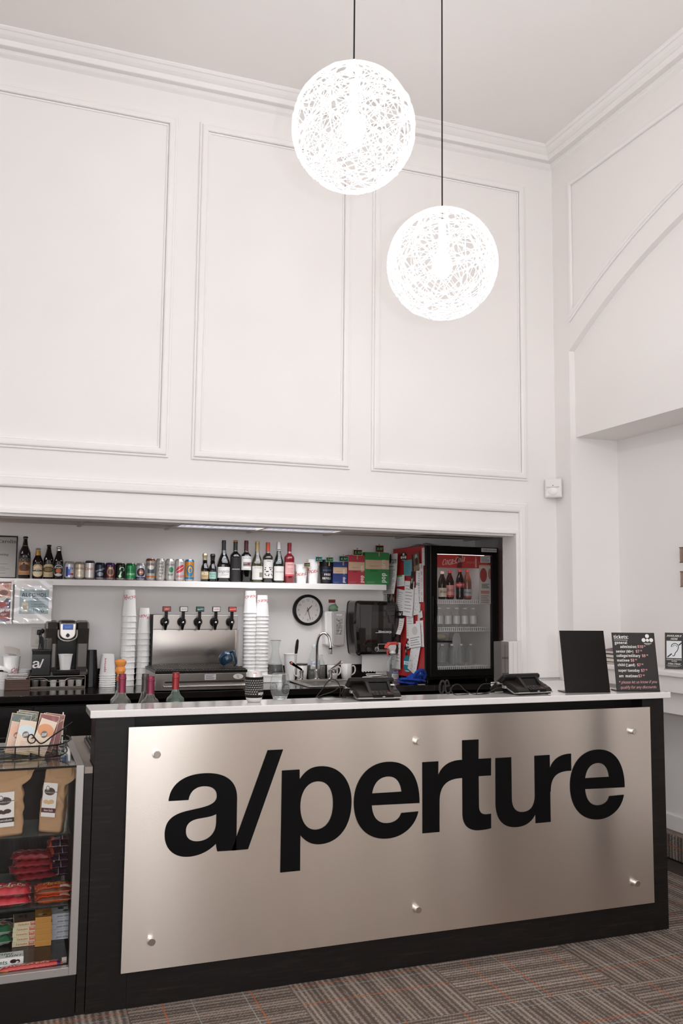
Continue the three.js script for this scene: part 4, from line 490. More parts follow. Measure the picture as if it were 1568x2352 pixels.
// ---------------------------------------------------------------- soda fountain
{
  const t = thing('soda_fountain', 'stainless steel soda fountain with five black taps and drip tray', 'soda machine', [-2.21, CT, -0.9]);
  const st = mat('#aca49d', 0.26, 1), st2 = mat('#b5aea8', 0.35, 1), X0 = -0.268, X1 = 0.335;
  obj('tower_back', slab(X0, X1, 0.1, 0.474, -0.34, -0.24, 0.004), mat('#26211e', 0.4), t);
  obj('tap_panel', slab(X0 + 0.008, X1 - 0.008, 0.372, 0.472, -0.245, -0.196, 0.003), st2, t);
  const g = new THREE.BoxGeometry(X1 - X0 - 0.01, 0.27, 0.004, 24, 12, 1), p = g.attributes.position; for (let i = 0; i < p.count; i++) { const u = p.getX(i) / 0.3, v = p.getY(i) / 0.135; p.setZ(i, p.getZ(i) + 0.006 * (1 - u * u) * (1 - v * v)); } g.computeVertexNormals(); g.translate((X0 + X1) / 2, 0.238, -0.222);
  obj('splash_plate', g, mat('#b3aca6', 0.2, 1, { anisotropy: 0.5, anisotropyRotation: 0 }), t);
  obj('edge_strip', slab(X1 - 0.014, X1, 0.1, 0.372, -0.24, -0.2, 0.003), st2, t); obj('edge_strip', slab(X0, X0 + 0.01, 0.1, 0.474, -0.24, -0.194, 0.003), mat('#26211e', 0.4), t);
  obj('base', slab(X0 - 0.03, 0.285, 0.004, 0.112, -0.3, 0.235, 0.004), st, t); obj('tray_rim', slab(X0 - 0.034, 0.29, 0.112, 0.13, -0.2, 0.24, 0.003), mat('#17130f', 0.3), t);
  const bars = []; for (let i = 0; i < 34; i++) bars.push(box(0.007, 0.006, 0.4, X0 - 0.02 + i * 0.0172, 0.133, 0.02)); obj('tray_grid', bars, mat('#3a332e', 0.4, 0.5), t);
  obj('front_slot', [slab(-0.24, 0.27, 0.052, 0.062, 0.232, 0.2365)], mat('#2f2823', 0.6), t); obj('front_lip', rot(slab(-0.25, 0.275, -0.004, 0.004, 0, 0.028, 0.002), 0.5).translate(0, 0.042, 0.235), st2, t);
  obj('badge', cyl(0.033, 0.033, 0.003, 0, 0, 0, 28).scale(1, 1, 0.5).rotateX(PI / 2).translate(0.23, 0.086, 0.2355), printed(128, 64, (c) => { fill(c, '#e4e0dc', 0, 0, 128, 64); text(c, 'Lancer', 64, 32, 26, '#4b5560', 'italic {}px serif'); }, 0.4), t);
  obj('notice_sticker', slab(0.012, 0.084, 0.068, 0.103, 0.2352, 0.2362), printed(128, 64, (c) => { fill(c, '#d8d6d4', 0, 0, 128, 64); lines(c, '#5a5a62', 10, 10, 108, 5, 10, 5); }, 0.5), t);
  const plates = printed(640, 96, (c) => { [['#b23a30', 'Diet', '#f0e9e4'], ['#d8d5d2', 'Zero', '#b23a30'], ['#1f5a52', 'Sprite', '#e6ecea'], ['#d8d5d2', 'Coke', '#b23a30'], ['#c23a34', 'Coca-Cola', '#f2ece8']].forEach(([bg, s, fg], i) => { fill(c, '#2a2624', i * 128, 0, 128, 96); fill(c, bg, i * 128 + 6, 6, 116, 84); c.save(); c.translate(i * 128 + 64, 48); c.rotate(-0.12); text(c, s, 0, 0, s.length > 6 ? 24 : 34, fg, B); c.restore(); }); }, 0.35);
  [-0.183, -0.068, 0.044, 0.157, 0.27].forEach((x, i) => {
    const v = new THREE.Group(); v.name = 'tap'; v.position.set(x, 0.425, -0.196); v.userData.label = ['tap with a red handle plate at the plain cup end', 'tap with a white handle plate between red and teal', 'middle tap with a teal handle plate', 'tap with a white handle plate between teal and red', 'tap with a red handle plate at the slim cup end'][i]; t.add(v);
    obj('body', [turned([[0, 0], [0.03, 0], [0.031, 0.012], [0.024, 0.03], [0.018, 0.05], [0, 0.052]], 24, 0.7).rotateX(PI / 2), cyl(0.017, 0.015, 0.03, 0, -0.014, 0.045, 20)], PLASTIC, v);
    obj('nozzle', turned([[0, -0.05], [0.007, -0.05], [0.0085, -0.04], [0.013, -0.02], [0.015, -0.004], [0, 0]], 20).translate(0, -0.005, 0.045), PLASTIC, v); obj('screw', new THREE.SphereGeometry(0.009, 14, 10).translate(0, -0.004, 0.061), CHROME, v);
    obj('lever', [box(0.022, 0.062, 0.014, 0.004, 0.045, 0.04, 0.004)], PLASTIC, v); const f = uvRect(face(0.052, 0.032, 0.006, 0.087, 0.0505), i / 5, 0, (i + 1) / 5, 1); const pl = obj('handle_plate', box(0.056, 0.036, 0.014, 0.006, 0.087, 0.043, 0.003), mat('#2a2624', 0.35), v); obj('plate_print', f, plates, pl);
  });
  const s = thing('ice_scoop', 'translucent dark blue plastic scoop lying on the soda drip tray', 'scoop', [-2.01, CT + 0.1365, -0.88], -0.5), blue = mat('#2c4a63', 0.12, 0, { transmission: 0.3, thickness: 0, side: THREE.DoubleSide });
  obj('bowl', creased(new THREE.SphereGeometry(0.05, 24, 14, 0, PI * 1.25, 0.25, 2.1).scale(1, 1, 0.8), 2).rotateZ(0.5).translate(0, 0.049, 0), blue, s); obj('handle', tube([[0.02, 0.09, 0.0], [0.05, 0.1, 0.01], [0.066, 0.07, 0.015], [0.07, 0.02, 0.012], [0.055, 0.007, 0.01]], 0.008, 20, 8), blue, s); obj('rib', tube([[-0.03, 0.02, 0.035], [-0.02, 0.06, 0.042], [0.01, 0.085, 0.034]], 0.004, 14, 6), blue, s);
}
// ---------------------------------------------------------------- around the sink
{
  const t = thing('carafe', 'glass carafe half filled with dark coffee', 'carafe', [-1.59, CT + 0.0555, -1.15]);
  obj('glass', turned([[0, 0.003], [0.058, 0.003], [0.061, 0.006], [0.0585, 0.03], [0.05, 0.08], [0.034, 0.12], [0.0265, 0.155], [0.0255, 0.175], [0.029, 0.2], [0.036, 0.226], [0.039, 0.237]], 36, 2), CLEAR, t); obj('rim', new THREE.TorusGeometry(0.039, 0.0014, 8, 36).rotateX(PI / 2).translate(0, 0.237, 0), mat('#8d8782', 0.1, 0.3), t);
  obj('coffee', turned([[0, 0.005], [0.057, 0.005], [0.0592, 0.008], [0.057, 0.03], [0.0503, 0.068], [0, 0.068]], 32, 0.7), mat('#160b06', 0.08), t);
}
cup('foam_cup', 'tall plain white foam cup holding a black handled knife', -1.437, -1.28, CT, 0.19, 0.0485, 0.036, WHITE);
{ const t = thing('knife', 'knife with a black handle standing in the tall foam cup', 'knife', [-1.413, CT + 0.015, -1.28]); t.rotation.z = -0.1; obj('handle', extr([[-0.009, 0.17], [0.009, 0.17], [0.013, 0.22], [0.011, 0.27], [0.002, 0.283], [-0.008, 0.27], [-0.012, 0.22]], 0.016, 0.005).translate(0, 0, -0.008), mat('#141110', 0.35), t); obj('blade', slab(-0.01, 0.009, 0, 0.17, -0.001, 0.001), STEEL, t); }
function mug(label, x, z, h, r, handle, print, rim, turn) {
  const t = thing('mug', label, 'mug', [x, CT, z], turn); const w = mat('#eae5e0', 0.18, 0, { clearcoat: 0.6 });
  obj('mug_body', turned([[0, 0.004], [r * 0.72, 0.003], [r * 0.76, 0], [r * 0.86, h * 0.06], [r * 0.97, h * 0.4], [r, h - 0.003], [r - 0.001, h], [r - 0.004, h - 0.001], [r * 0.9, h * 0.3], [0, 0.01]], 32, 0.9), w, t);
  obj('handle', tube([[r * 0.96, h * 0.82, 0], [r + 0.022, h * 0.84, 0], [r + 0.033, h * 0.62, 0], [r + 0.025, h * 0.36, 0], [r * 0.9, h * 0.2, 0]].map(([a, b, c]) => [a * handle, b, c]), 0.0055, 24, 10), w, t);
  if (print) obj('print', wrap(r * 0.99, r + 0.0006, h * 0.6, h * 0.3, 2.4, 28, -0.35), print, t); if (rim) obj('dark_rim', cyl(r + 0.001, r + 0.001, 0.012, 0, h - 0.01, 0, 28), mat('#3a2b24', 0.3), t);
}
mug('white mug with a dark band round its rim', -1.352, -1.27, 0.115, 0.042, -1, null, true, 0.35); mug('white mug printed with a black a-slash logo', -1.108, -1.28, 0.1, 0.042, 1, printed(256, 160, (c) => { fill(c, '#eae5e0', 0, 0, 256, 160); logo(c, 2, 90, 118, 76, '#171312'); }, 0.25), false, 0.3); mug('plain white tapered mug nearest the paper towel', -0.993, -1.29, 0.108, 0.043, 1, null, false, 0.15);
{
  const t = thing('dish_soap_bottle', 'clear dish soap bottle with a blue oval label behind the tap', 'bottle', [-1.246, CT, -1.3]);
  obj('bottle_body', turned([[0, 0.002], [0.046, 0.002], [0.05, 0.01], [0.05, 0.1], [0.046, 0.14], [0.034, 0.185], [0.018, 0.215], [0.015, 0.23], [0, 0.23]], 28, 0.9).scale(1, 1, 0.62), CLEAR, t); obj('liquid', turned([[0, 0.004], [0.045, 0.005], [0.0475, 0.012], [0.0475, 0.06], [0, 0.06]], 24).scale(1, 1, 0.6), mat('#59544e', 0.1), t); obj('cap', turned([[0.017, 0.228], [0.017, 0.243], [0.008, 0.255], [0, 0.256]], 20), mat('#c9d0d2', 0.3), t);
  obj('label', wrap(0.0505, 0.049, 0.06, 0.075, 1.6).scale(1, 1, 0.64), printed(128, 96, (c) => { fill(c, '#b9b6b2', 0, 0, 128, 96); oval(c, '#dfe4ea', 64, 36, 52, 32); text(c, 'DAWN', 64, 36, 34, '#2f5d96', B); lines(c, '#7d7a77', 20, 74, 88, 2, 12, 5); }, 0.3), t);
  const b = thing('glass_bottle', 'narrow clear bottle standing behind the tap spout', 'bottle', [-1.185, CT, -1.31]); obj('bottle_body', turned([[0, 0.002], [0.028, 0.002], [0.031, 0.01], [0.031, 0.085], [0.022, 0.12], [0.011, 0.145], [0.01, 0.17], [0.0125, 0.172], [0.0125, 0.178], [0, 0.178]], 24, 0.9), CLEAR, b); obj('contents', turned([[0, 0.003], [0.028, 0.004], [0.0295, 0.012], [0.0295, 0.09], [0, 0.09]], 20), mat('#4b4037', 0.15), b);
}
{
  const t = thing('faucet', 'chrome gooseneck faucet with two lever handles at the bar sink', 'faucet', [-1.277, CT + 0.0085, -1.15]);
  const base = (x) => turned([[0, 0], [0.026, 0], [0.026, 0.006], [0.014, 0.012], [0.013, 0.05], [0.016, 0.055], [0.016, 0.066], [0.009, 0.072], [0, 0.073]], 24, 0.6).translate(x, 0, 0);
  obj('deck_plate', slab(-0.145, 0.14, 0, 0.006, -0.03, 0.03, 0.003), CHROME, t); obj('spout_base', base(0), CHROME, t);
  obj('spout', tube([[0, 0.06, 0], [0, 0.18, 0], [0, 0.262, 0.005], [0.012, 0.315, 0.015], [0.04, 0.335, 0.03], [0.068, 0.315, 0.05], [0.08, 0.26, 0.06], [0.082, 0.215, 0.062]], 0.0095, 48, 14), CHROME, t); obj('aerator', cyl(0.012, 0.0125, 0.034, 0.082, 0.186, 0.062, 20), CHROME, t); obj('aerator_ring', cyl(0.0122, 0.0122, 0.01, 0.082, 0.22, 0.062, 20), PLASTIC, t);
  for (const [s, x] of [[-1, -0.115], [1, 0.107]]) { const h = new THREE.Group(); h.name = 'handle'; h.position.set(x, 0, 0); h.userData.label = s < 0 ? 'handle with a dark lever and red dot' : 'handle with a chrome lever'; t.add(h); obj('stem', base(0), CHROME, h); obj('lever', rot(extr([[0, -0.007], [0.05, -0.009], [0.1, -0.013], [0.112, 0], [0.1, 0.014], [0.05, 0.008], [0, 0.007]], 0.008, 0.003), -0.6).scale(s, 1, 1).rotateZ(s * 0.55).translate(0, 0.07, 0.004), s < 0 ? mat('#3a3230', 0.12, 0.8) : CHROME, h); obj('hot_cold_dot', new THREE.SphereGeometry(0.009, 12, 8).scale(1, 1, 0.4).translate(s * 0.082, 0.123, 0.02), s < 0 ? mat('#c05a52', 0.3) : mat('#d9d5d1', 0.3), h); }
}
{ const t = thing('plate_pile', 'white paper plate with folded papers below the hanging towel', 'plate', [-0.8, CT, -1.18]); obj('plate', turned([[0, 0.003], [0.07, 0.003], [0.1, 0.014], [0.102, 0.013], [0.072, 0.001], [0, 0.001]], 32, 0.9), WHITE, t);
  for (const [i, x, z, a, w] of [[0, 0.01, 0.01, 0.4, 0.13], [1, -0.01, -0.02, -0.3, 0.11]]) { const q = thing('folded_paper', i ? 'upper folded white paper lying on the paper plate' : 'lower folded white paper lying on the paper plate', 'paper', [-0.8 + x, CT + 0.017 + i * 0.012, -1.18 + z], a); obj('sheet', box(w, 0.003, 0.09, 0, 0, 0, 0.001), PAPER, q); obj('flap', rot(slab(-w / 2, w / 2, -0.001, 0.001, 0, 0.06), -0.15).translate(0, 0.0025, -0.03), PAPER, q); } }
tag(obj('note_card', rot(slab(-0.045, 0.045, 0, 0.07, -0.0008, 0.0008), -0.2).translate(-0.705, CT + 0.02, -1.3), mat('#c9c6c4', 0.6)), 'pale card leaning on the backsplash behind the paper plate', 'card');
{
  const t = thing('spray_bottle', 'clear spray bottle with a red and white trigger head', 'spray bottle', [-0.745, CT, -1.0], 0.25);
  obj('bottle_body', turned([[0, 0.002], [0.042, 0.002], [0.046, 0.01], [0.046, 0.075], [0.044, 0.082], [0.046, 0.09], [0.046, 0.125], [0.04, 0.16], [0.024, 0.185], [0.018, 0.195], [0.018, 0.205], [0, 0.205]], 28, 0.7), CLEAR, t); obj('label', wrap(0.0466, 0.0466, 0.06, 0.018, 1.5), printed(96, 96, (c) => { fill(c, '#c9c5c0', 0, 0, 96, 96); fill(c, '#27406f', 0, 0, 96, 34); text(c, 'CLEAN', 48, 18, 22, '#d9dde4'); lines(c, '#6e6a66', 12, 46, 72, 5, 9, 4); }, 0.4), t);
  obj('collar', cyl(0.021, 0.024, 0.022, 0, 0.2, 0, 20), mat('#ece7e3', 0.35), t); obj('trigger_head', extr([[-0.03, 0.222], [0.02, 0.222], [0.028, 0.25], [0.02, 0.268], [-0.03, 0.268], [-0.052, 0.246], [-0.046, 0.24]], 0.03, 0.006).translate(0, 0, -0.015), mat('#ece7e3', 0.35), t);
  obj('red_top', extr([[-0.064, 0.238], [-0.035, 0.26], [0.048, 0.262], [0.05, 0.272], [0.03, 0.283], [-0.036, 0.281], [-0.062, 0.256]], 0.036, 0.007).translate(0, 0, -0.018), mat('#d24a40', 0.35), t); obj('trigger', tube([[-0.03, 0.235, 0], [-0.046, 0.215, 0], [-0.04, 0.185, 0]], 0.006, 12, 8), mat('#d24a40', 0.35), t); obj('nozzle', cyl(0.01, 0.012, 0.018, 0, 0, 0, 14).rotateZ(-PI / 2).translate(0.028, 0.246, 0), PLASTIC, t);
  const k = thing('bottle_stopper', 'small red plastic stopper lying on the black counter', 'stopper', [-0.72, CT + 0.0005, -0.89]); obj('cap', turned([[0, 0], [0.012, 0], [0.014, 0.006], [0.011, 0.018], [0, 0.02]], 18, 0.7).rotateZ(1.2).translate(0, 0.012, 0), mat('#c9473c', 0.4), k); obj('tab', box(0.03, 0.008, 0.012, 0.018, 0.006, 0.004, 0.003), mat('#c9473c', 0.4), k);
}
{ // crumpled blue cloth
  const t = thing('cleaning_cloth', 'crumpled royal blue cleaning cloth beside the red fridge', 'cloth', [-0.69, CT, -0.79]);
  const g = new THREE.SphereGeometry(1, 72, 44), p = g.attributes.position, v = V3(); for (let i = 0; i < p.count; i++) { v.fromBufferAttribute(p, i); const n = 0.2 * Math.sin(v.x * 5 + v.y * 7 + 1) + 0.13 * Math.sin(v.z * 9 - v.x * 6) + 0.16 * Math.abs(Math.sin(v.x * 8 + v.z * 5 + v.y * 3)) + 0.05 * Math.sin(v.y * 21 + v.x * 17); const k = 0.85 + n; p.setXYZ(i, v.x * 0.1 * k, Math.max(0.0006, (v.y * k * 0.5 + 0.42) * (0.06 + 0.045 * (v.x > 0 ? v.x : v.x * 0.55))), v.z * 0.07 * k); } g.computeVertexNormals();
  obj('cloth', g, mat('#23408f', 0.95, 0, { sheen: 0.5 }), t); obj('fold', rot(new THREE.TorusGeometry(0.042, 0.013, 10, 36, 4.4), 0.25, 0.3, -0.5).translate(0.045, 0.056, 0.045), mat('#23408f', 0.95), t); obj('seam', tube([[0.03, 0.1, 0.062], [0.034, 0.085, 0.072], [0.034, 0.07, 0.075]], 0.0012, 8, 5), mat('#b9c2d6', 0.8), t);
  tag(obj('paper_scrap', box(0.05, 0.0012, 0.03, -0.655, CT + 0.001, -0.7), mat('#d8c9bd', 0.8)), 'torn scrap of paper by the blue cloth', 'paper');
}
// ---------------------------------------------------------------- countertop fridge
const FR = { x: -0.567, y: CT, z: -0.775, a: 0.05, w: 0.6, h: 0.985, d: 0.56 };
const fr = (x, y, z) => V3(x, y, z).applyAxisAngle(V3(0, 1, 0), FR.a).add(V3(FR.x, FR.y, FR.z));   // from the fridge's front lower corner
const RED = mat('#b02a2e', 0.3);
{
  const { w, h, d } = FR, t = thing('drinks_fridge', 'red-sided countertop drinks fridge with black framed glass door', 'fridge', [FR.x, FR.y, FR.z], FR.a);
  const wh = mat('#d6d2ce', 0.35), bk = mat('#14100f', 0.3), Y0 = 0.02, T = 0.018;
  obj('side_panel', slab(0, T, Y0, h, -d, -0.05, 0.003), RED, t); obj('side_panel', slab(w - T, w, Y0, h, -d, -0.05, 0.003), RED, t); obj('top_panel', slab(T, w - T, h - 0.05, h - 0.002, -d, -0.05), bk, t); obj('bottom_panel', slab(T, w - T, Y0, 0.07, -d, -0.05), bk, t); obj('back_panel', slab(T, w - T, 0.07, h - 0.05, -d, -d + 0.02), wh, t);
  obj('liner', [slab(T, T + 0.006, 0.07, h - 0.05, -d + 0.02, -0.055), slab(w - T - 0.006, w - T, 0.07, h - 0.05, -d + 0.02, -0.055), slab(T, w - T, 0.07, 0.078, -d + 0.02, -0.055)], wh, t);
  obj('corner_trim', slab(-0.001, 0.024, Y0, h, -0.052, -0.03, 0.003), bk, t); for (const [x, z] of [[0.05, -0.1], [w - 0.05, -0.1], [0.05, -d + 0.06], [w - 0.05, -d + 0.06]]) obj('foot', cyl(0.016, 0.018, Y0, x, 0, z, 16), bk, t);
  obj('kick_strip', slab(0.024, w - 0.01, Y0 + 0.002, 0.036, -0.06, -0.04), bk, t);
  const dr = new THREE.Group(); dr.name = 'door'; t.add(dr);
  obj('door_frame', ring([[0.02, 0.04], [w, 0.04], [w, h], [0.02, h]], [[0.078, 0.092], [w - 0.056, 0.092], [w - 0.056, h - 0.058], [0.078, h - 0.058]], 0.036, 0.005).translate(0, 0, -0.036), bk, dr);
  obj('pane', slab(0.074, w - 0.052, 0.088, h - 0.054, -0.022, -0.018), GLASS, dr);
  obj('handle', [extr([[0, 0], [0.012, 0.03], [0.012, 0.17], [0, 0.2], [-0.012, 0.2], [-0.012, 0]], 0.018, 0.004).translate(0.044, 0.42, -0.004)], mat('#0a0808', 0.2), dr); obj('handle_rim', tube([[0.03, 0.418, 0.004], [0.06, 0.45, 0.012], [0.06, 0.59, 0.012], [0.03, 0.622, 0.004]], 0.0025, 20, 6), mat('#2e2926', 0.25), dr);
  obj('help_sticker', slab(0.45, 0.585, h - 0.034, h - 0.006, 0, 0.0008), printed(192, 40, (c) => { fill(c, '#e0dcd9', 0, 0, 192, 40); text(c, 'CCCC', 44, 20, 26, '#1b1a22', S, 'center', 0.8); text(c, 'SERVICE HELP', 128, 20, 18, '#5b4f86', B); }, 0.4), dr);
  obj('energy_sticker', slab(0.452, 0.538, h - 0.113, h - 0.064, -0.0175, -0.0165), printed(128, 72, (c) => { fill(c, '#dcd8d5', 0, 0, 128, 72); lines(c, '#5e5a58', 10, 10, 108, 5, 12, 4); }, 0.4), dr);
  obj('picture_sticker', slab(0.44, 0.54, h - 0.42, h - 0.13, -0.0175, -0.0165), printed(100, 290, (c) => { fill(c, '#cfc8c2', 0, 0, 100, 290); fill(c, '#d9a88a', 0, 0, 100, 10); oval(c, '#a84a46', 38, 76, 30, 52); oval(c, '#b87a74', 96, 66, 18, 40); lines(c, '#6d6762', 22, 140, 70, 4, 9, 5); fill(c, '#c08a7c', 14, 190, 74, 24); lines(c, '#8d8680', 14, 226, 74, 5, 12, 5); }, 0.4), dr);
  obj('header', slab(T + 0.006, w - T - 0.006, h - 0.155, h - 0.06, -0.066, -0.056), printed(512, 90, (c) => { fill(c, '#b2312d', 0, 0, 512, 90); fill(c, '#1c1412', 232, 0, 40, 90); script(c, 'Coca-Cola', 205, 40, 56, '#d9c9c0', 0.66); text(c, 'enjoy', 340, 48, 26, '#d98a80', 'italic {}px serif'); fill(c, '#d0b8ac', 376, 24, 14, 60); fill(c, '#d0b8ac', 380, 8, 6, 20); text(c, 'ice cold', 438, 48, 22, '#d98a80', 'italic {}px serif'); }, 0.4, { emissive: '#5a1512', emissiveIntensity: 0.4 }), t);
  for (const [i, y, z] of [[0, 0.592, -0.08], [1, 0.39, -0.08], [2, 0.275, -0.22], [3, 0.105, -0.08]]) {
    const s = new THREE.Group(); s.name = 'wire_shelf'; s.position.set(0, y, 0); t.add(s);
    if (i === 2) { obj('tray', slab(T + 0.01, 0.33, 0, 0.012, -d + 0.04, z, 0.003), bk, s); continue; }
    const rods = []; for (let k = 0; k < 34; k++) rods.push(slab(0.03 + k * 0.0165, 0.033 + k * 0.0165, 0, 0.0025, -d + 0.03, z)); obj('rods', rods, WHITE, s);
    obj('front_rail', [slab(0.026, w - 0.026, 0, 0.004, z, z + 0.005), slab(0.026, w - 0.026, -0.028, -0.023, z, z + 0.005)], WHITE, s); const pk = []; for (let k = 0; k < 34; k++) pk.push(slab(0.03 + k * 0.0165, 0.036 + k * 0.0165, -0.025, 0.002, z, z + 0.004)); obj('rail_pickets', pk, WHITE, s);
  }
  obj('lamp_strip', slab(0.06, w - 0.06, h - 0.056, h - 0.051, -0.13, -0.1), mat('#ffffff', 0.4, 0, { emissive: '#fff8f0', emissiveIntensity: 2 }), t);
  const l = new THREE.RectAreaLight(0xf8faff, 9, 0.46, 0.05); l.name = 'fridge_lamp'; l.position.set(w / 2, h - 0.058, -0.115); l.rotation.x = -PI / 2; t.add(l);
}
const inFridge = (x, y, z) => fr(x, y, z).toArray();
{ // contents: five soda bottles, six clear bottles, five water bottles, food containers
  const soda = (h, r) => [[0, 0.004], [r * 0.7, 0], [r * 0.95, 0.006], [r, 0.02], [r * 0.93, h * 0.2], [r, h * 0.4], [r, h * 0.62], [r * 0.8, h * 0.74], [0.0145, h * 0.87], [0.013, h * 0.93], [0, h * 0.93]];
  [['bottle of green-labelled soda at the hinge-free door edge', '#27331d', '#9fb5a0', '#2f7a45'], ['bottle of amber soda with a cream label', '#2b1c10', '#d9c7b0', '#e2d3c2'], ['bottle of soda with a tall pink label', '#2a1410', '#d98f8a', '#b0353a'], ['bottle of cola with a narrow red label', '#170c08', '#b5322f', '#b5322f'], ['bottle of orange tea with a grey label', '#7a4a3a', '#aeb0b5', '#b2443a']].forEach(([label, col, lab, cap], i) => {
    const t = thing('soda_bottle', label, 'bottle', inFridge(0.125 + i * 0.077, 0.5955, -0.17 + (i % 2) * 0.02), 0, 'soda bottles in the fridge'), h = [0.2, 0.205, 0.215, 0.225, 0.225][i], r = 0.032;
    obj('bottle_body', turned(soda(h, r), 22, 0.9), mat(col, 0.08, 0, { clearcoat: 1 }), t); obj('cap', cyl(0.0145, 0.0145, 0.02, 0, h * 0.92, 0, 18), mat(cap, 0.4), t); const ly = i === 3 ? 0.092 : 0.02, lh = i === 3 ? 0.034 : [0.07, 0.066, 0.088, 0, 0.06][i]; obj('label', wrap(r + 0.001, r + 0.001, lh, ly, 6.28, 22), printed(128, 48, (c) => { fill(c, lab, 0, 0, 128, 48); text(c, ['Ale', 'Root', 'Berry', 'Coca-Cola', 'Peach'][i], 64, 20, 18, i === 3 ? '#f0e6e2' : '#5a4a46', B); fill(c, cap, 0, 40, 128, 8); }, 0.4), t);
  });
  for (let i = 0; i < 6; i++) { const t = thing('clear_jar', `clear ${i === 0 ? 'bottle with an orange food tub behind it' : i === 5 ? 'bottle closest to the door hinge, thinnest highlight' : 'plain bottle in the row on the middle fridge shelf'}`, 'bottle', inFridge(0.11 + i * 0.073, 0.3935, -0.16), 0, 'clear bottles on the middle fridge shelf'); obj('bottle_body', turned([[0, 0.002], [0.027, 0], [0.029, 0.006], [0.029, 0.1], [0.025, 0.118], [0.017, 0.128], [0.016, 0.135], [0, 0.136]], 22, 0.8), CLEAR, t); obj('bottle_label', wrap(0.0295, 0.0295, 0.06, 0.022, 5, 20), mat('#dcd9d6', 0.25), t); obj('cap', cyl(0.017, 0.017, 0.008, 0, 0.133, 0, 18), WHITE, t); }
  for (let i = 0; i < 5; i++) { const t = thing('water_bottle', 'clear water bottle standing in the bottom row of the fridge', 'bottle', inFridge(0.13 + i * 0.082, 0.1085, -0.17), 0, 'water bottles at the bottom of the fridge'); obj('bottle_body', turned([[0, 0.003], [0.028, 0], [0.031, 0.008], [0.031, 0.05], [0.028, 0.056], [0.031, 0.062], [0.031, 0.1], [0.022, 0.128], [0.011, 0.142], [0.011, 0.15], [0, 0.15]], 22, 0.7), CLEAR, t); obj('cap', cyl(0.0135, 0.0135, 0.012, 0, 0.146, 0, 16), mat('#e3e0dc', 0.4), t); if (!i) { t.userData.label = 'water bottle with a square pale label in the bottom of the fridge'; obj('bottle_label', wrap(0.0316, 0.0316, 0.06, 0.02, 2.6, 20), printed(64, 64, (c) => { fill(c, '#b9c2c4', 0, 0, 64, 64); oval(c, '#c9713f', 46, 34, 4, 4); }, 0.4), t); } }
  const tub = (name, label, x, y, z, geo, m) => tag(obj(name, geo.translate(...inFridge(x, y, z)), m), label, 'food container');
  tub('salsa_tub', 'tub of reddish food on the black fridge tray', 0.19, 0.2875, -0.3, turned([[0, 0.001], [0.04, 0], [0.048, 0.05], [0.05, 0.052], [0.05, 0.058], [0, 0.058]], 24, 0.6), mat('#8d4a42', 0.5)); tub('cheese_bag', 'pale lumpy bag of food on the black fridge tray', 0.275, 0.2875, -0.3, new THREE.SphereGeometry(0.045, 24, 14).scale(1.2, 0.62, 0.8).translate(0, 0.027, 0), mat('#c9bda6', 0.6)); tub('cream_carton', 'small grey and white carton with a slanted spout in the fridge', 0.39, 0.1085, -0.32, extr([[-0.035, 0], [0.035, 0], [0.035, 0.2], [0.02, 0.235], [-0.02, 0.235], [-0.035, 0.2]], 0.07, 0.004), mat('#c4c0bd', 0.4)); tub('glass_jar', 'small jar with a white lid on the black fridge tray', 0.105, 0.2875, -0.28, turned([[0, 0.001], [0.026, 0], [0.028, 0.05], [0.024, 0.056], [0.025, 0.07], [0, 0.071]], 20, 0.5), mat('#8f969a', 0.2)); tub('orange_tub', 'orange food tub behind the clear bottles', 0.115, 0.3935, -0.3, turned([[0, 0.001], [0.035, 0], [0.038, 0.05], [0, 0.052]], 20, 0.5), mat('#b5623a', 0.5));
}
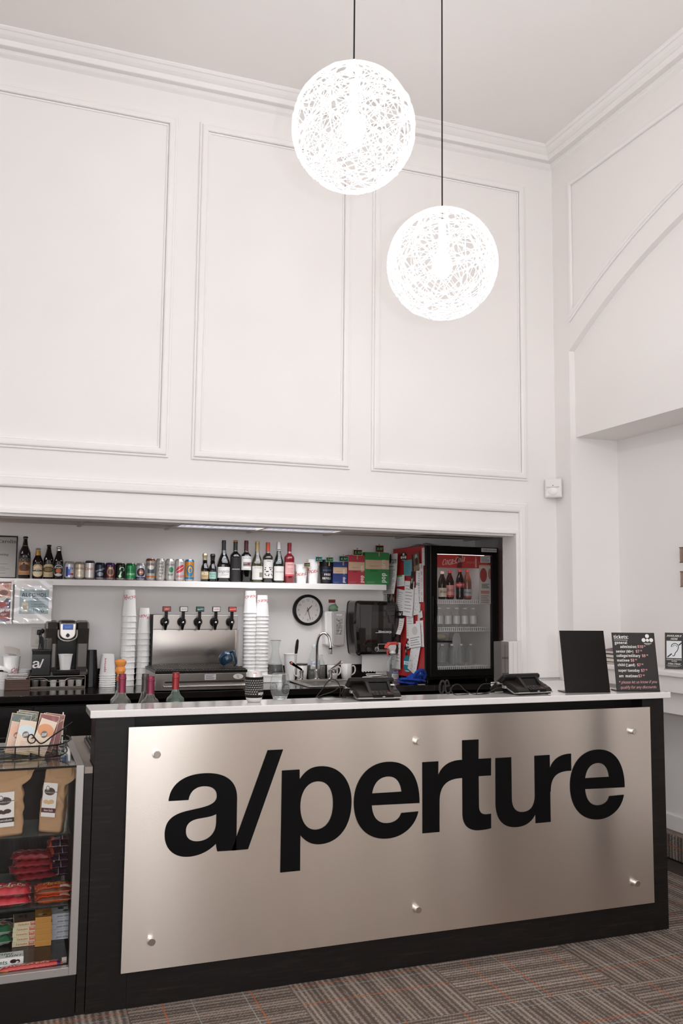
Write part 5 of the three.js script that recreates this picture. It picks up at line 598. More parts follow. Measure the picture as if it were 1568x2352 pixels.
{ // notes, magnets and stickers on the red side: each a sheet of its own, in side coordinates (back from the front edge, up)
  const pg = printed(1024, 512, (c) => {
    const cell = (i, bg, f) => { c.save(); c.translate((i % 8) * 128, Math.floor(i / 8) * 128); c.beginPath(); c.rect(0, 0, 128, 128); c.clip(); fill(c, bg, 0, 0, 128, 128); f(c); c.restore(); };
    cell(0, '#e3dfdb', () => { text(c, 'aperture', 64, 26, 24, '#1d1a19', S); oval(c, '#2d2927', 52, 18, 10, 14); fill(c, '#77726e', 40, 42, 48, 2); lines(c, '#b3aeaa', 16, 52, 96, 14, 5, 3); }); cell(1, '#5fa3ab', () => lines(c, '#3f7d86', 14, 30, 90, 7, 12, 3)); cell(2, '#6d5a49', () => { fill(c, '#221b17', 0, 0, 22, 128); oval(c, '#a8b3b8', 74, 30, 22, 18); oval(c, '#3a2a22', 76, 62, 20, 26); fill(c, '#8d7a63', 20, 90, 108, 38); }); cell(3, '#e8e5e2', () => lines(c, '#a9a5a2', 16, 20, 90, 9, 11, 3)); cell(4, '#e6e3df', () => { lines(c, '#86827f', 70, 16, 44, 9, 11, 5); text(c, 'Thank you', 40, 64, 20, '#6d6865', B); }); cell(5, '#e9e6e3', () => { oval(c, '#cfcac6', 70, 40, 26, 22); lines(c, '#77736f', 20, 74, 96, 4, 12, 3); }); cell(6, '#141110', () => { logo(c, 2, 24, 76, 44, '#dcd8d4'); }); cell(7, '#0f7f8f', () => { fill(c, '#e6e9e9', 12, 46, 104, 26); text(c, 'fresh', 64, 60, 28, '#0f7f8f', B); fill(c, '#e6e9e9', 0, 112, 128, 5); });
    cell(8, '#15110f', () => discs(c, 64, 64, 62, '#dfdbd6', '#15110f')); cell(9, '#d9d2cc', () => { for (let i = 0; i < 5; i++) text(c, 'ZRCBK'[i], 64, 14 + i * 25, 26, ['#a5423c', '#3f3a38', '#a5423c', '#c2643c', '#3f3a38'][i], S); }); cell(10, '#dedad6', () => { for (let i = 0; i < 6; i++) text(c, ['5 m', '0 m', '9 :', '3 .', 'u e', '7 l'][i], 70, 12 + i * 21, 18, '#4b4744', S); }); cell(11, '#e4dfda', () => { lines(c, '#9d9995', 10, 20, 30, 6, 16, 3); lines(c, '#b58f8a', 60, 30, 50, 5, 14, 4); }); cell(12, '#241d19', () => { for (let i = 0; i < 18; i++) oval(c, ['#6d2a28', '#8f7a66', '#3f5a4a', '#a9a29a'][i % 4], rnd(10, 118), rnd(10, 118), rnd(6, 16), rnd(10, 24)); }); cell(13, '#e3e1de', () => { fill(c, '#59b06a', 10, 0, 80, 22); lines(c, '#8fa39c', 20, 44, 80, 5, 14, 3); }); cell(14, '#e6e3e0', () => { for (let i = 0; i < 22; i++) oval(c, 'rgba(130,124,118,.5)', rnd(10, 118), rnd(10, 118), 5, 2); }); cell(15, '#1c1715', () => { text(c, 'w/', 64, 64, 60, '#d9d4cf', S); });
  }, 0.6);
  const TH = FR.d;
  function note(name, label, cellNo, b, y, w, h, tilt, lift = 0.004, round = false, bend = 0) {   // b: metres behind the door edge, y: height of the centre over the counter
    const i = cellNo % 8, j = Math.floor(cellNo / 8), g = round ? new THREE.CylinderGeometry(0.5, 0.5, 0.0012, 28).rotateX(PI / 2).scale(w, h, 1) : new THREE.BoxGeometry(w, h, 0.0008, 6, 10, 1);
    const u = g.attributes.uv; if (round) { const p = g.attributes.position; for (let k = 0; k < u.count; k++) u.setXY(k, p.getX(k) / w + 0.5, p.getY(k) / h + 0.5); } uvRect(g, i / 8 + 0.004, 1 - (j + 1) / 4 + 0.008, (i + 1) / 8 - 0.004, 1 - j / 4 - 0.008);
    const p = g.attributes.position; for (let k = 0; k < p.count; k++) { const q = (0.5 - p.getY(k) / h); p.setZ(k, p.getZ(k) + bend * q * q); } if (bend) g.computeVertexNormals(); rot(g, 0, 0, tilt); g.rotateY(-PI / 2);
    const o = tag(obj(name, g, pg), label, name === 'magnet' ? 'magnet' : name === 'sticker' ? 'sticker' : 'note', 'notes and magnets on the fridge side'); o.position.copy(fr(-lift, y, -0.05 - b)); o.rotation.y = FR.a;
  }
  note('note', 'white house flyer with aperture heading high on the far end of the fridge side', 0, 0.475, 0.79, 0.2, 0.31, 0, 0.03, false, 0.03); note('sticker', 'round black logo sticker near the top of the fridge side', 8, 0.33, 0.915, 0.105, 0.075, 0, 0.002, true); note('note', 'teal blue note on the upper fridge side', 1, 0.255, 0.83, 0.13, 0.12, 0.02); note('photo_print', 'brown photograph tilted on the upper fridge side', 2, 0.12, 0.87, 0.11, 0.13, 0.18, 0.008);
  note('note', 'narrow white strip at the upper corner of the door edge', 10, 0.015, 0.905, 0.04, 0.13, 0.02); note('note', 'column of torn white number slips along the door edge', 10, 0.035, 0.715, 0.06, 0.28, 0.01, 0.008); note('note', 'white thank-you card beside the number slips', 4, 0.09, 0.71, 0.075, 0.19, -0.02); note('note', 'small white note with a green strip at the middle of the side', 13, 0.36, 0.735, 0.13, 0.085, 0.03, 0.012); note('magnet', 'black card with a white hook drawing, tilted', 15, 0.165, 0.735, 0.045, 0.13, -0.2, 0.016);
  note('note', 'long white typed sheet hanging at the centre of the side', 3, 0.22, 0.6, 0.15, 0.26, -0.06, 0.012, false, 0.01); note('note', 'white sheet tucked under the long typed sheet', 14, 0.13, 0.58, 0.12, 0.2, 0.1, 0.007); note('note', 'white lined sheet tilted towards the wall', 3, 0.37, 0.585, 0.13, 0.17, -0.12, 0.01); note('photo_print', 'dark pouch of pens and cards at the wall end of the side', 12, 0.47, 0.565, 0.14, 0.15, 0, 0.045); note('note', 'grey and white label slip above the dark pouch', 4, 0.555, 0.635, 0.08, 0.12, 0.08, 0.05);
  note('sticker', 'black house label above a white curled paper', 6, 0.355, 0.478, 0.1, 0.055, 0, 0.014); note('note', 'curled white paper under the black house label', 11, 0.36, 0.395, 0.12, 0.125, -0.06, 0.012, false, 0.03); note('note', 'white receipt hanging below the typed sheet', 3, 0.21, 0.4, 0.11, 0.19, 0.02, 0.009); note('note', 'strip of printed letters below the number slips', 9, 0.08, 0.47, 0.035, 0.19, -0.08); note('note', 'small white slip stuck over the letter strip', 13, 0.045, 0.485, 0.05, 0.05, 0.2, 0.008); note('note', 'large white card with handwritten lines low on the side', 5, 0.125, 0.33, 0.19, 0.17, 0.13, 0.016); note('note', 'pale page behind the large handwritten card', 14, 0.06, 0.345, 0.11, 0.19, 0.08, 0.006);
  note('sticker', 'black and white circular sticker low on the fridge side', 8, 0.25, 0.255, 0.075, 0.075, 0, 0.002, true); note('note', 'long crumpled white paper hanging diagonally at the bottom of the side', 14, 0.14, 0.18, 0.13, 0.25, -0.35, 0.01); note('sticker', 'round teal sticker low on the fridge side', 7, 0.265, 0.115, 0.12, 0.125, 0, 0.002, true); note('note', 'white leaflet standing behind the spray bottle', 11, 0.41, 0.17, 0.14, 0.2, -0.03, 0.02); note('photo_print', 'black box magnet at the wall end of the side', 6, 0.51, 0.36, 0.1, 0.1, 0.02, 0.03);
  note('note', 'narrow label slip low beside the circular sticker', 15, 0.285, 0.21, 0.025, 0.07, 0.35); 
  for (const [i, x, z, a, w, dd, lift] of [[0, 0.1, -0.3, 0.3, 0.21, 0.29, 0.001], [1, 0.18, -0.2, -0.4, 0.2, 0.26, 0.006], [2, 0.26, -0.24, 0.15, 0.28, 0.2, 0.011]]) { const o = thing('loose_paper', ['lowest loose sheet on top of the fridge', 'crooked grey sheet in the pile on top of the fridge', 'uppermost sheet with an orange corner on top of the fridge'][i], 'paper', inFridge(x, FR.h + lift, z), a, 'papers on top of the fridge'); const g = new THREE.BoxGeometry(w, 0.0012, dd, 8, 1, 8), p = g.attributes.position; for (let k = 0; k < p.count; k++) p.setY(k, p.getY(k) + 0.02 * Math.max(0, -p.getX(k) / w + 0.1) * (1 + Math.sin(p.getZ(k) * 20 + i))); g.computeVertexNormals(); obj('sheet', g, i === 1 ? mat('#b9b2ac', 0.7) : PAPER, o); if (i === 2) obj('orange_corner', slab(-0.1, -0.04, 0.0006, 0.002, 0.04, 0.08), mat('#d98a3f', 0.7), o); }
}
// switch plate on the recess side wall and the storage boxes at its foot
{
  const t = thing('switch_plate', 'triple light switch plate on the recess side wall', 'switch', [0.158, 1.2, -0.62], -PI / 2); obj('plate', box(0.17, 0.125, 0.006, 0, 0.06, 0.003, 0.003), mat('#d6c9c2', 0.35), t); for (const x of [-0.046, 0, 0.046]) obj('toggle', rot(box(0.01, 0.014, 0.022, 0, 0, 0.008, 0.003), 0.5).translate(x, 0.06, 0.006), mat('#efe8e2', 0.3), t);
  const f = thing('binder', 'white storage box in front of the casing beside the fridge', 'box', [-0.5, 0, 0.14]); const w = mat('#e9e5e2', 0.4);
  obj('shell', slab(0.04, 0.132, 0.981, 1.238, -0.09, 0.01, 0.006), w, f); obj('grooves', [slab(0.068, 0.071, 0.99, 1.23, 0.0095, 0.0108), slab(0.098, 0.101, 0.99, 1.23, 0.0095, 0.0108)], mat('#cfcac6', 0.5), f);
  const k = thing('grey_tower', 'grey ribbed computer tower between the fridge and the white box', 'computer', [-0.5, 0.981, 0.14]); obj('shell', slab(-0.012, 0.039, 0, 0.254, -0.09, 0.006, 0.004), mat('#6d6864', 0.4), k); obj('vents', [0.05, 0.058, 0.15, 0.158].map((y) => slab(-0.009, 0.036, y, y + 0.003, 0.005, 0.0075)), mat('#2d2926', 0.5), k); obj('groove', slab(0.012, 0.015, 0.02, 0.24, 0.005, 0.007), mat('#4c4744', 0.5), k);
}
// ---------------------------------------------------------------- on the quartz countertop
const QT = 1.0705;
{ // can in a printed sleeve
  const t = thing('sleeved_can', 'drink can wearing a black foam sleeve patterned with small white marks', 'can', [-2.447, QT, 1.478], 0.15);
  obj('shell', canShell(0.122), mat('#dcd9d6', 0.3, 0.35), t); obj('red_band', wrap(0.0332, 0.0285, 0.02, 0.097, 0.5, 10, -0.35), mat('#cf4a3c', 0.35), t); obj('tab', slab(-0.008, 0.008, 0.1165, 0.1185, -0.004, 0.016, 0.0006), ALU, t);
  obj('foam_sleeve', turned([[0.0335, 0.018], [0.0362, 0.02], [0.0366, 0.03], [0.0366, 0.095], [0.036, 0.1], [0.0332, 0.1]], 36, 0.7), mat('#181414', 0.85), t);
  obj('sleeve_print', wrap(0.03685, 0.03685, 0.066, 0.026, 2 * PI, 40), printed(1024, 300, (c) => { fill(c, '#181414', 0, 0, 1024, 300); for (let r = 0; r < 7; r++) for (let i = 0; i < 24; i++) { const x = i * 42 + (r % 2) * 21; if (r > 4 && x > 500 && x < 830) continue; logo(c, 2, x, 34 + r * 40, 17, '#ddd8d3'); } logo(c, 9, 520, 280, 40, '#e6e2de'); }, 0.85), t);
}
{ // stemless glass
  const t = thing('wine_glass', 'empty stemless wine glass printed with a dark reel emblem', 'glass', [-2.318, QT, 1.41], -0.25);
  obj('bowl', turned([[0, 0.004], [0.025, 0.003], [0.029, 0.0015], [0.031, 0.006], [0.038, 0.025], [0.0415, 0.045], [0.041, 0.065], [0.036, 0.09], [0.0315, 0.104]], 40, 2), CLEAR, t); obj('thick_base', turned([[0, 0.0005], [0.027, 0.001], [0.03, 0.006], [0.025, 0.009], [0, 0.008]], 32, 2), mat('#f4f6f6', 0.03, 0, { transmission: 0.9, thickness: 0 }), t); obj('rim', new THREE.TorusGeometry(0.0315, 0.0007, 6, 40).rotateX(PI / 2).translate(0, 0.104, 0), mat('#d9d7d4', 0.05, 0.2), t);
  const m = new THREE.MeshPhysicalMaterial({ color: '#2b2725', roughness: 0.5, alphaMap: tex(256, 256, (c) => { fill(c, '#000', 0, 0, 256, 256); c.strokeStyle = '#fff'; c.lineWidth = 14; c.beginPath(); c.arc(128, 128, 112, 0, 7); c.stroke(); for (const [x, y, r] of [[128, 62, 30], [62, 118, 30], [194, 118, 30], [128, 130, 18], [88, 190, 28], [168, 190, 28]]) { c.lineWidth = 9; c.beginPath(); c.arc(x, y, r, 0, 7); c.stroke(); } }, false), alphaTest: 0.5, side: THREE.DoubleSide });
  obj('reel_emblem', wrap(0.0418, 0.0417, 0.044, 0.022, 1.06, 24, 0.62), m, t); obj('reel_emblem', wrap(0.0418, 0.0417, 0.044, 0.022, 1.06, 24, -2.4), m, t);
}
function terminal(n, label, x, z, turn, cable) {
  const t = thing('ticket_terminal', label, 'register', [x, QT, z], turn); const dk = mat('#2a2623', 0.3), bl = mat('#131110', 0.22), sl = mat('#c4c0bb', 0.25, 0.8);
  obj('body', zy([[0, 0.012], [0, 0.02], [-0.012, 0.03], [-0.06, 0.046], [-0.1, 0.06], [-0.15, 0.064], [-0.155, 0.05], [-0.03, 0.008]], -0.0925, 0.0925, 0.003), dk, t);
  obj('silver_edge', zy([[0.003, 0.008], [0.003, 0.0135], [-0.03, 0.0085], [-0.155, 0.052], [-0.158, 0.046], [-0.03, 0.004]], -0.095, 0.095, 0.001), sl, t); obj('underside', zy([[-0.004, 0.002], [-0.004, 0.008], [-0.03, 0.006], [-0.14, 0.042], [-0.12, 0.002]], -0.088, 0.088), bl, t);
  obj('foot', cyl(0.007, 0.007, 0.004, -0.075, 0, -0.016, 12), bl, t); obj('foot', cyl(0.007, 0.007, 0.004, 0.075, 0, -0.016, 12), bl, t);
  obj('keypad_bay', zy([[0.0035, 0.012], [0.0035, 0.024], [-0.012, 0.0315], [-0.03, 0.038], [-0.03, 0.012]], -0.032, 0.058, 0.001), bl, t); obj('bay_cheek', zy([[-0.01, 0.03], [-0.065, 0.072], [-0.1, 0.075], [-0.1, 0.05]], -0.046, -0.032, 0.002), dk, t); obj('bay_cheek', zy([[-0.01, 0.03], [-0.065, 0.072], [-0.1, 0.075], [-0.1, 0.05]], 0.05, 0.062, 0.002), dk, t); obj('bay_back', zy([[-0.03, 0.03], [-0.07, 0.07], [-0.1, 0.074], [-0.1, 0.05]], -0.032, 0.05), mat('#0a0808', 0.3), t); obj('bay_roof', zy([[-0.066, 0.071], [-0.066, 0.076], [-0.12, 0.079], [-0.15, 0.068], [-0.15, 0.06]], -0.05, 0.066, 0.002), dk, t);
  for (let i = 0; i < 4; i++) for (let j = 0; j < 3; j++) obj('key', box(0.012, 0.004, 0.006, -0.012 + i * 0.017, 0.026 + j * 0.0045, 0.0 - j * 0.0095, 0.0012), mat(i === 3 && j === 1 ? '#8a4a3e' : '#3b3632', 0.35), t);
  obj('mark', [slab(0.008, 0.022, 0.0155, 0.0168, 0.0033, 0.0042), slab(0.0142, 0.0158, 0.013, 0.019, 0.0033, 0.0042)], mat('#dcd9d6', 0.4), t); obj('sticker', rot(slab(-0.012, 0.012, 0, 0.0008, -0.006, 0.006), 0.36).translate(0.076, 0.0565, -0.075), WHITE, t); obj('stylus_slot', rot(slab(-0.007, 0.007, 0, 0.0008, -0.003, 0.003), 0.34).translate(0.08, 0.0395, -0.035), bl, t);
  const s = new THREE.Group(); s.name = 'tablet'; s.position.set(-0.012, 0.079, -0.085); s.rotation.x = -0.62; t.add(s);
  obj('shell', slab(-0.103, 0.103, -0.012, 0.012, -0.128, 0.006, 0.011), mat('#1d1918', 0.28), s); obj('screen', slab(-0.095, 0.095, 0.0118, 0.0128, -0.118, -0.004), mat('#0d1015', 0.08), s);
  obj('port_plugs', [slab(-0.12, -0.094, 0.04, 0.05, -0.13, -0.115, 0.002), slab(-0.1, -0.09, 0.022, 0.034, -0.115, -0.09, 0.002)], mat('#a9a5a1', 0.35, 0.4), t);
  const w = tag(obj('cable', cable.map(([p, r]) => tube(p, r, 48, 6)), mat('#2a2523', 0.5)), n ? 'thin looping cables lying between the two ticket terminals' : 'thin cables arched at the side of the terminal near the wine glass', 'cable'); return w;
}
terminal(0, 'black ticket terminal with tilted tablet, the one next to the wine glass', -1.935, 1.578, -0.07, [[[[-2.163, QT + 0.003, 1.42], [-2.14, QT + 0.03, 1.42], [-2.102, QT + 0.075, 1.425], [-2.078, QT + 0.074, 1.43], [-2.06, QT + 0.045, 1.435], [-2.064, QT + 0.003, 1.445]], 0.0022], [[[-2.165, QT + 0.003, 1.425], [-2.135, QT + 0.014, 1.43], [-2.09, QT + 0.028, 1.435], [-2.06, QT + 0.05, 1.45], [-2.045, QT + 0.046, 1.458]], 0.002], [[[-2.16, QT + 0.003, 1.44], [-2.11, QT + 0.008, 1.445], [-2.08, QT + 0.004, 1.452], [-2.04, QT + 0.004, 1.455]], 0.0026]]);
terminal(1, 'black ticket terminal with tilted tablet, the one next to the blank black sign', -1.17, 1.548, 0.09, [[[[-1.36, QT + 0.003, 1.47], [-1.44, QT + 0.003, 1.47], [-1.475, QT + 0.018, 1.46], [-1.505, QT + 0.045, 1.452], [-1.53, QT + 0.04, 1.45], [-1.542, QT + 0.02, 1.452], [-1.53, QT + 0.003, 1.46], [-1.46, QT + 0.003, 1.462]], 0.0021], [[[-1.425, QT + 0.003, 1.47], [-1.41, QT + 0.025, 1.462], [-1.385, QT + 0.043, 1.455], [-1.34, QT + 0.045, 1.45], [-1.29, QT + 0.045, 1.432]], 0.002], [[[-1.4, QT + 0.003, 1.475], [-1.35, QT + 0.01, 1.46], [-1.32, QT + 0.02, 1.45], [-1.285, QT + 0.026, 1.445]], 0.0028]]);
{ // coiled black cable behind the loops
  const p = []; for (let i = 0; i <= 60; i++) { const a = (i / 60) * 4 * PI; p.push([-1.575 + 0.012 * Math.cos(a) + (i > 30 ? 0.026 : 0), QT + 0.033 + 0.028 * Math.sin(a), 1.43 + 0.008 * Math.cos(a * 0.5)]); }
  tag(obj('cable_coil', tube(p, 0.0045, 120, 7), mat('#2b2523', 0.45)), 'thick black coiled cable standing up behind the countertop loops', 'cable');
}
function easel(name, label, x0, z0, turn, w, h, lean, draw, colorEdge, rough = 0.22) {   // x0, z0: lower corner nearer the sign counter's start
  const t = thing(name, label, 'sign', [x0, QT, z0], turn); const pl = mat('#15110f', rough, 0, { specularIntensity: 0.5 });
  const g = new THREE.Group(); g.name = 'panel'; g.rotation.x = -lean; g.position.set(0, 0.002, 0); t.add(g); obj('panel_sheet', slab(0, w, 0, h, -0.004, 0, 0.0012), pl, g);
  if (draw) obj('panel_print', face(w - 0.002, h - 0.002, w / 2, h / 2, 0.0006), printed(400, Math.round((400 * h) / w), draw, 0.35), g);
  obj('foot_plate', slab(0, w, 0, 0.004, -0.085, 0.002, 0.0012), pl, t); return t;
}
easel('sign_holder', 'blank black slanted sign holder between the terminal and the ticket board', -0.984, 1.507, -0.17, 0.222, 0.285, 0.2, null);
easel('ticket_board', 'black ticket price board with white and pink handwriting', -0.704, 1.512, -0.3, 0.208, 0.275, 0.2, (c, w, h) => {
  fill(c, '#17120f', 0, 0, w, h); const F = 'italic {}px sans-serif', pk = '#e3a3a0', wh = '#e9e4df', L = (s, x, y, px = 36, col = wh, sx = 0.86) => text(c, s, x, y, px, col, 'bold {}px sans-serif', 'left', sx);
  L('tickets:', 12, 40, 46); fill(c, wh, 14, 66, 128, 4); L('general', 18, 92, 38); L('admission:', 66, 130, 36); L('$10', 230, 128, 38, pk); L('00', 290, 120, 18, pk);
  for (const [s, y, p, x] of [['senior (60+)', 172, '$7', 208], ['college/military', 212, '$9', 262], ['matinee', 254, '$8', 152], ['child (  and)', 296, '$7', 208], ['super tuesday', 346, '$7', 240], ['am  matinee', 396, '$7', 210]]) { L(s, 18 + y * 0.03, y, 34); L(p, x, y, 38, pk); L('00', x + 44, y - 8, 18, pk); }
  text(c, '12', 116, 288, 15, wh, S); text(c, 'under', 128, 306, 14, wh, S); c.save(); c.transform(1, -0.02, 0, 1, 0, 8); text(c, '* please let us know if you', w / 2, 446, 33, pk, F, 'center', 0.92); text(c, 'qualify for any discounts', w / 2, 492, 33, pk, F, 'center', 0.92); c.restore();
  discs(c, 330, 62, 62, '#ece8e4', '#17120f');
});
// staff bottles behind the sign counter
const behind = 'wine bottles standing on the work counter', WT = 0.8655;
const CLEARGL = mat('#e8efe9', 0.03, 0, { transmission: 0.85, thickness: 0, clearcoat: 1 }), GREENGL = mat('#a9c4b4', 0.03, 0, { transmission: 0.85, thickness: 0, clearcoat: 1 }), DKGL = mat('#b9b7ae', 0.03, 0, { transmission: 0.85, thickness: 0, clearcoat: 1 });
const wineFill = (h, r, top, col) => ['wine', turned([[0, 0.006], [r * 0.9, 0.006], [r * 0.94, 0.012], [r * 0.94, h * Math.min(top, 0.6)], ...(top > 0.68 ? [[r * 0.66, h * 0.69], [0.0145, h * 0.745], [0.0125, h * top]] : []), [0, h * top]], 24), mat(col, 0.08)];
{ const b = bottle('wine_bottle', 'clear open wine bottle closed with an orange vacuum stopper', 'bottle', -2.941, 1.16, WT, wineB(0.3, 0.038), CLEARGL, [wineFill(0.3, 0.037, 0.45, '#2a1c12'), ['neck_band', cyl(0.0158, 0.0158, 0.018, 0, 0.272, 0, 20), mat('#c9663a', 0.5)]], behind);
  const o = obj('stopper', turned([[0.012, 0.292], [0.0155, 0.3], [0.0215, 0.312], [0.0215, 0.32], [0.0165, 0.33], [0.024, 0.345], [0.0245, 0.352], [0.014, 0.36], [0, 0.36]], 24, 0.5), mat('#d98a3f', 0.45), b); }
bottle('wine_bottle', 'wine bottle with a burgundy capsule in front of the orange stopper', 'bottle', -2.945, 1.27, WT, wineB(0.308, 0.038), DKGL, [capsule(0.308, 0.76, '#7a2338', 0.4), wineFill(0.308, 0.037, 0.59, '#1b0c0a')], behind);
bottle('wine_bottle', 'wine bottle with a dark grey foil half hidden behind a burgundy one', 'bottle', -2.837, 1.165, WT, wineS(0.298, 0.04), DKGL, [capsule(0.298, 0.76, '#4b4540', 0.4), wineFill(0.298, 0.034, 0.55, '#14100c')], behind);
bottle('wine_bottle', 'wine bottle with a burgundy capsule, in front of the dark grey foil', 'bottle', -2.83, 1.27, WT, wineB(0.298, 0.038), DKGL, [capsule(0.298, 0.76, '#7c2440', 0.4), wineFill(0.298, 0.037, 0.6, '#1b0c0a')], behind);
bottle('wine_bottle', 'greenish wine bottle with a bright red capsule standing alone', 'bottle', -2.724, 1.25, WT, wineB(0.308, 0.038), GREENGL, [capsule(0.308, 0.78, '#8e2226', 0.35), wineFill(0.308, 0.038, 0.66, '#16150f')], behind);
// ---------------------------------------------------------------- on the ledge of the niche
[['lowest thin pale book of the pile on the ledge', 0.012, '#8d5f6a'], ['white-paged book second from the bottom of the ledge pile', 0.024, '#2a211f'], ['white-paged book second from the top of the ledge pile', 0.022, '#3a2e2b'], ['topmost book of the ledge pile, tilted with a purple cover', 0.02, '#5a2748']].forEach(([label, h, col], i) => {
  const y = 1.1045 + [0, 0.0125, 0.037, 0.0595][i], t = thing('book', label, 'book', [0.215 + i * 0.004, y, 0.36], 0.1 - i * 0.04, 'books on the ledge'); if (i === 3) { t.rotation.z = 0.16; t.position.y += 0.014; }
  obj('pages', slab(-0.072, 0.07, 0.002, h - 0.002, -0.1, 0.098), mat('#e9e3da', 0.8), t); obj('cover', [slab(-0.075, 0.075, 0, 0.002, -0.103, 0.103, 0.0008), slab(-0.075, 0.075, h - 0.002, h, -0.103, 0.103, 0.0008), slab(0.07, 0.075, 0, h, -0.103, 0.103, 0.0008)], mat(col, 0.4), t);
});
{
  const t = thing('assistive_sign', 'small black ear-symbol sign on the ledge reading available here', 'sign', [0.19, 1.1045, 0.791], -0.8); const g = new THREE.Group(); g.name = 'panel'; g.rotation.x = -0.2; t.add(g); const w = 0.1, h = 0.213;
  obj('panel_sheet', slab(0, w, 0, h, -0.003, 0, 0.001), mat('#15110f', 0.2), g); obj('foot_plate', slab(-0.002, w, 0, 0.004, -0.05, 0.03, 0.001), mat('#d9d4cf', 0.1, 0, { transmission: 0.5, thickness: 0 }), t);
  obj('panel_print', face(w - 0.001, h - 0.001, w / 2, h / 2, 0.0006), printed(256, 545, (c) => {
    fill(c, '#15110f', 0, 0, 256, 545); text(c, 'AVAILABLE', 128, 46, 40, '#e6e3e0', 'italic bold {}px sans-serif'); text(c, 'HERE', 128, 92, 40, '#e6e3e0', 'italic bold {}px sans-serif'); fill(c, '#dfe2e4', 22, 122, 212, 256);
    c.strokeStyle = '#1a1513'; c.lineWidth = 11; c.lineCap = 'round'; c.beginPath(); c.arc(140, 210, 50, PI, PI * 2.15); c.bezierCurveTo(180, 280, 140, 290, 140, 320); c.bezierCurveTo(136, 346, 120, 350, 108, 342); c.stroke(); c.lineWidth = 6; c.beginPath(); c.arc(140, 212, 28, PI, PI * 2); c.stroke(); c.lineWidth = 18; c.lineCap = 'butt'; c.beginPath(); c.moveTo(34, 366); c.lineTo(96, 314); c.moveTo(196, 186); c.lineTo(236, 146); c.stroke();
    text(c, 'ASSISTIVE LISTENING', 128, 400, 21, '#e6e3e0', S); text(c, 'SYSTEM', 128, 424, 21, '#e6e3e0', S); text(c, 'Film Floor', 128, 462, 34, '#e6e3e0', B); fill(c, '#b9b5b1', 20, 484, 216, 4); lines(c, '#b9b5b1', 40, 496, 180, 2, 10, 3);
  }, 0.3), g);
  for (const [i, y] of [[0, 1.725], [1, 1.582]]) { const o = thing('brochure_holder', i ? 'lower wall brochure pocket with a grey leaflet in the arched niche' : 'upper wall brochure pocket with a black leaflet in the arched niche', 'holder', [0.366, y, 0.85], -PI / 2);
    obj('leaflet', rot(slab(-0.07, 0.07, 0.006, i ? 0.122 : 0.128, 0.012, 0.016), -0.06), printed(140, 128, (c) => { fill(c, i ? '#6d625b' : '#1a1412', 0, 0, 140, 128); if (i) { fill(c, '#d6d2ce', 0, 0, 140, 34); for (let k = 0; k < 20; k++) oval(c, k % 2 ? '#3a312d' : '#9d938b', rnd(0, 140), rnd(34, 128), 14, 12); } else { c.strokeStyle = '#d9d4cf'; c.lineWidth = 5; c.beginPath(); c.arc(34, 50, 22, 0, 7); c.stroke(); text(c, 'SHOW', 84, 104, 26, '#d9d4cf', S); } }, 0.4), o);
    obj('pocket', [slab(-0.075, 0.075, 0, 0.09, 0.03, 0.033, 0.001), slab(-0.075, 0.075, 0, 0.003, 0, 0.033), slab(-0.075, -0.072, 0, 0.09, 0, 0.033), slab(0.072, 0.075, 0, 0.09, 0, 0.033), slab(-0.075, 0.075, 0, 0.125, 0, 0.002)], mat('#e6d9d0', 0.06, 0, { transmission: 0.85, thickness: 0 }), o); obj('lip', [slab(-0.077, 0.077, 0.088, 0.092, 0.03, 0.036, 0.001), slab(-0.077, 0.077, -0.001, 0.003, 0.03, 0.036, 0.001)], mat('#3a302b', 0.4), o); }
}
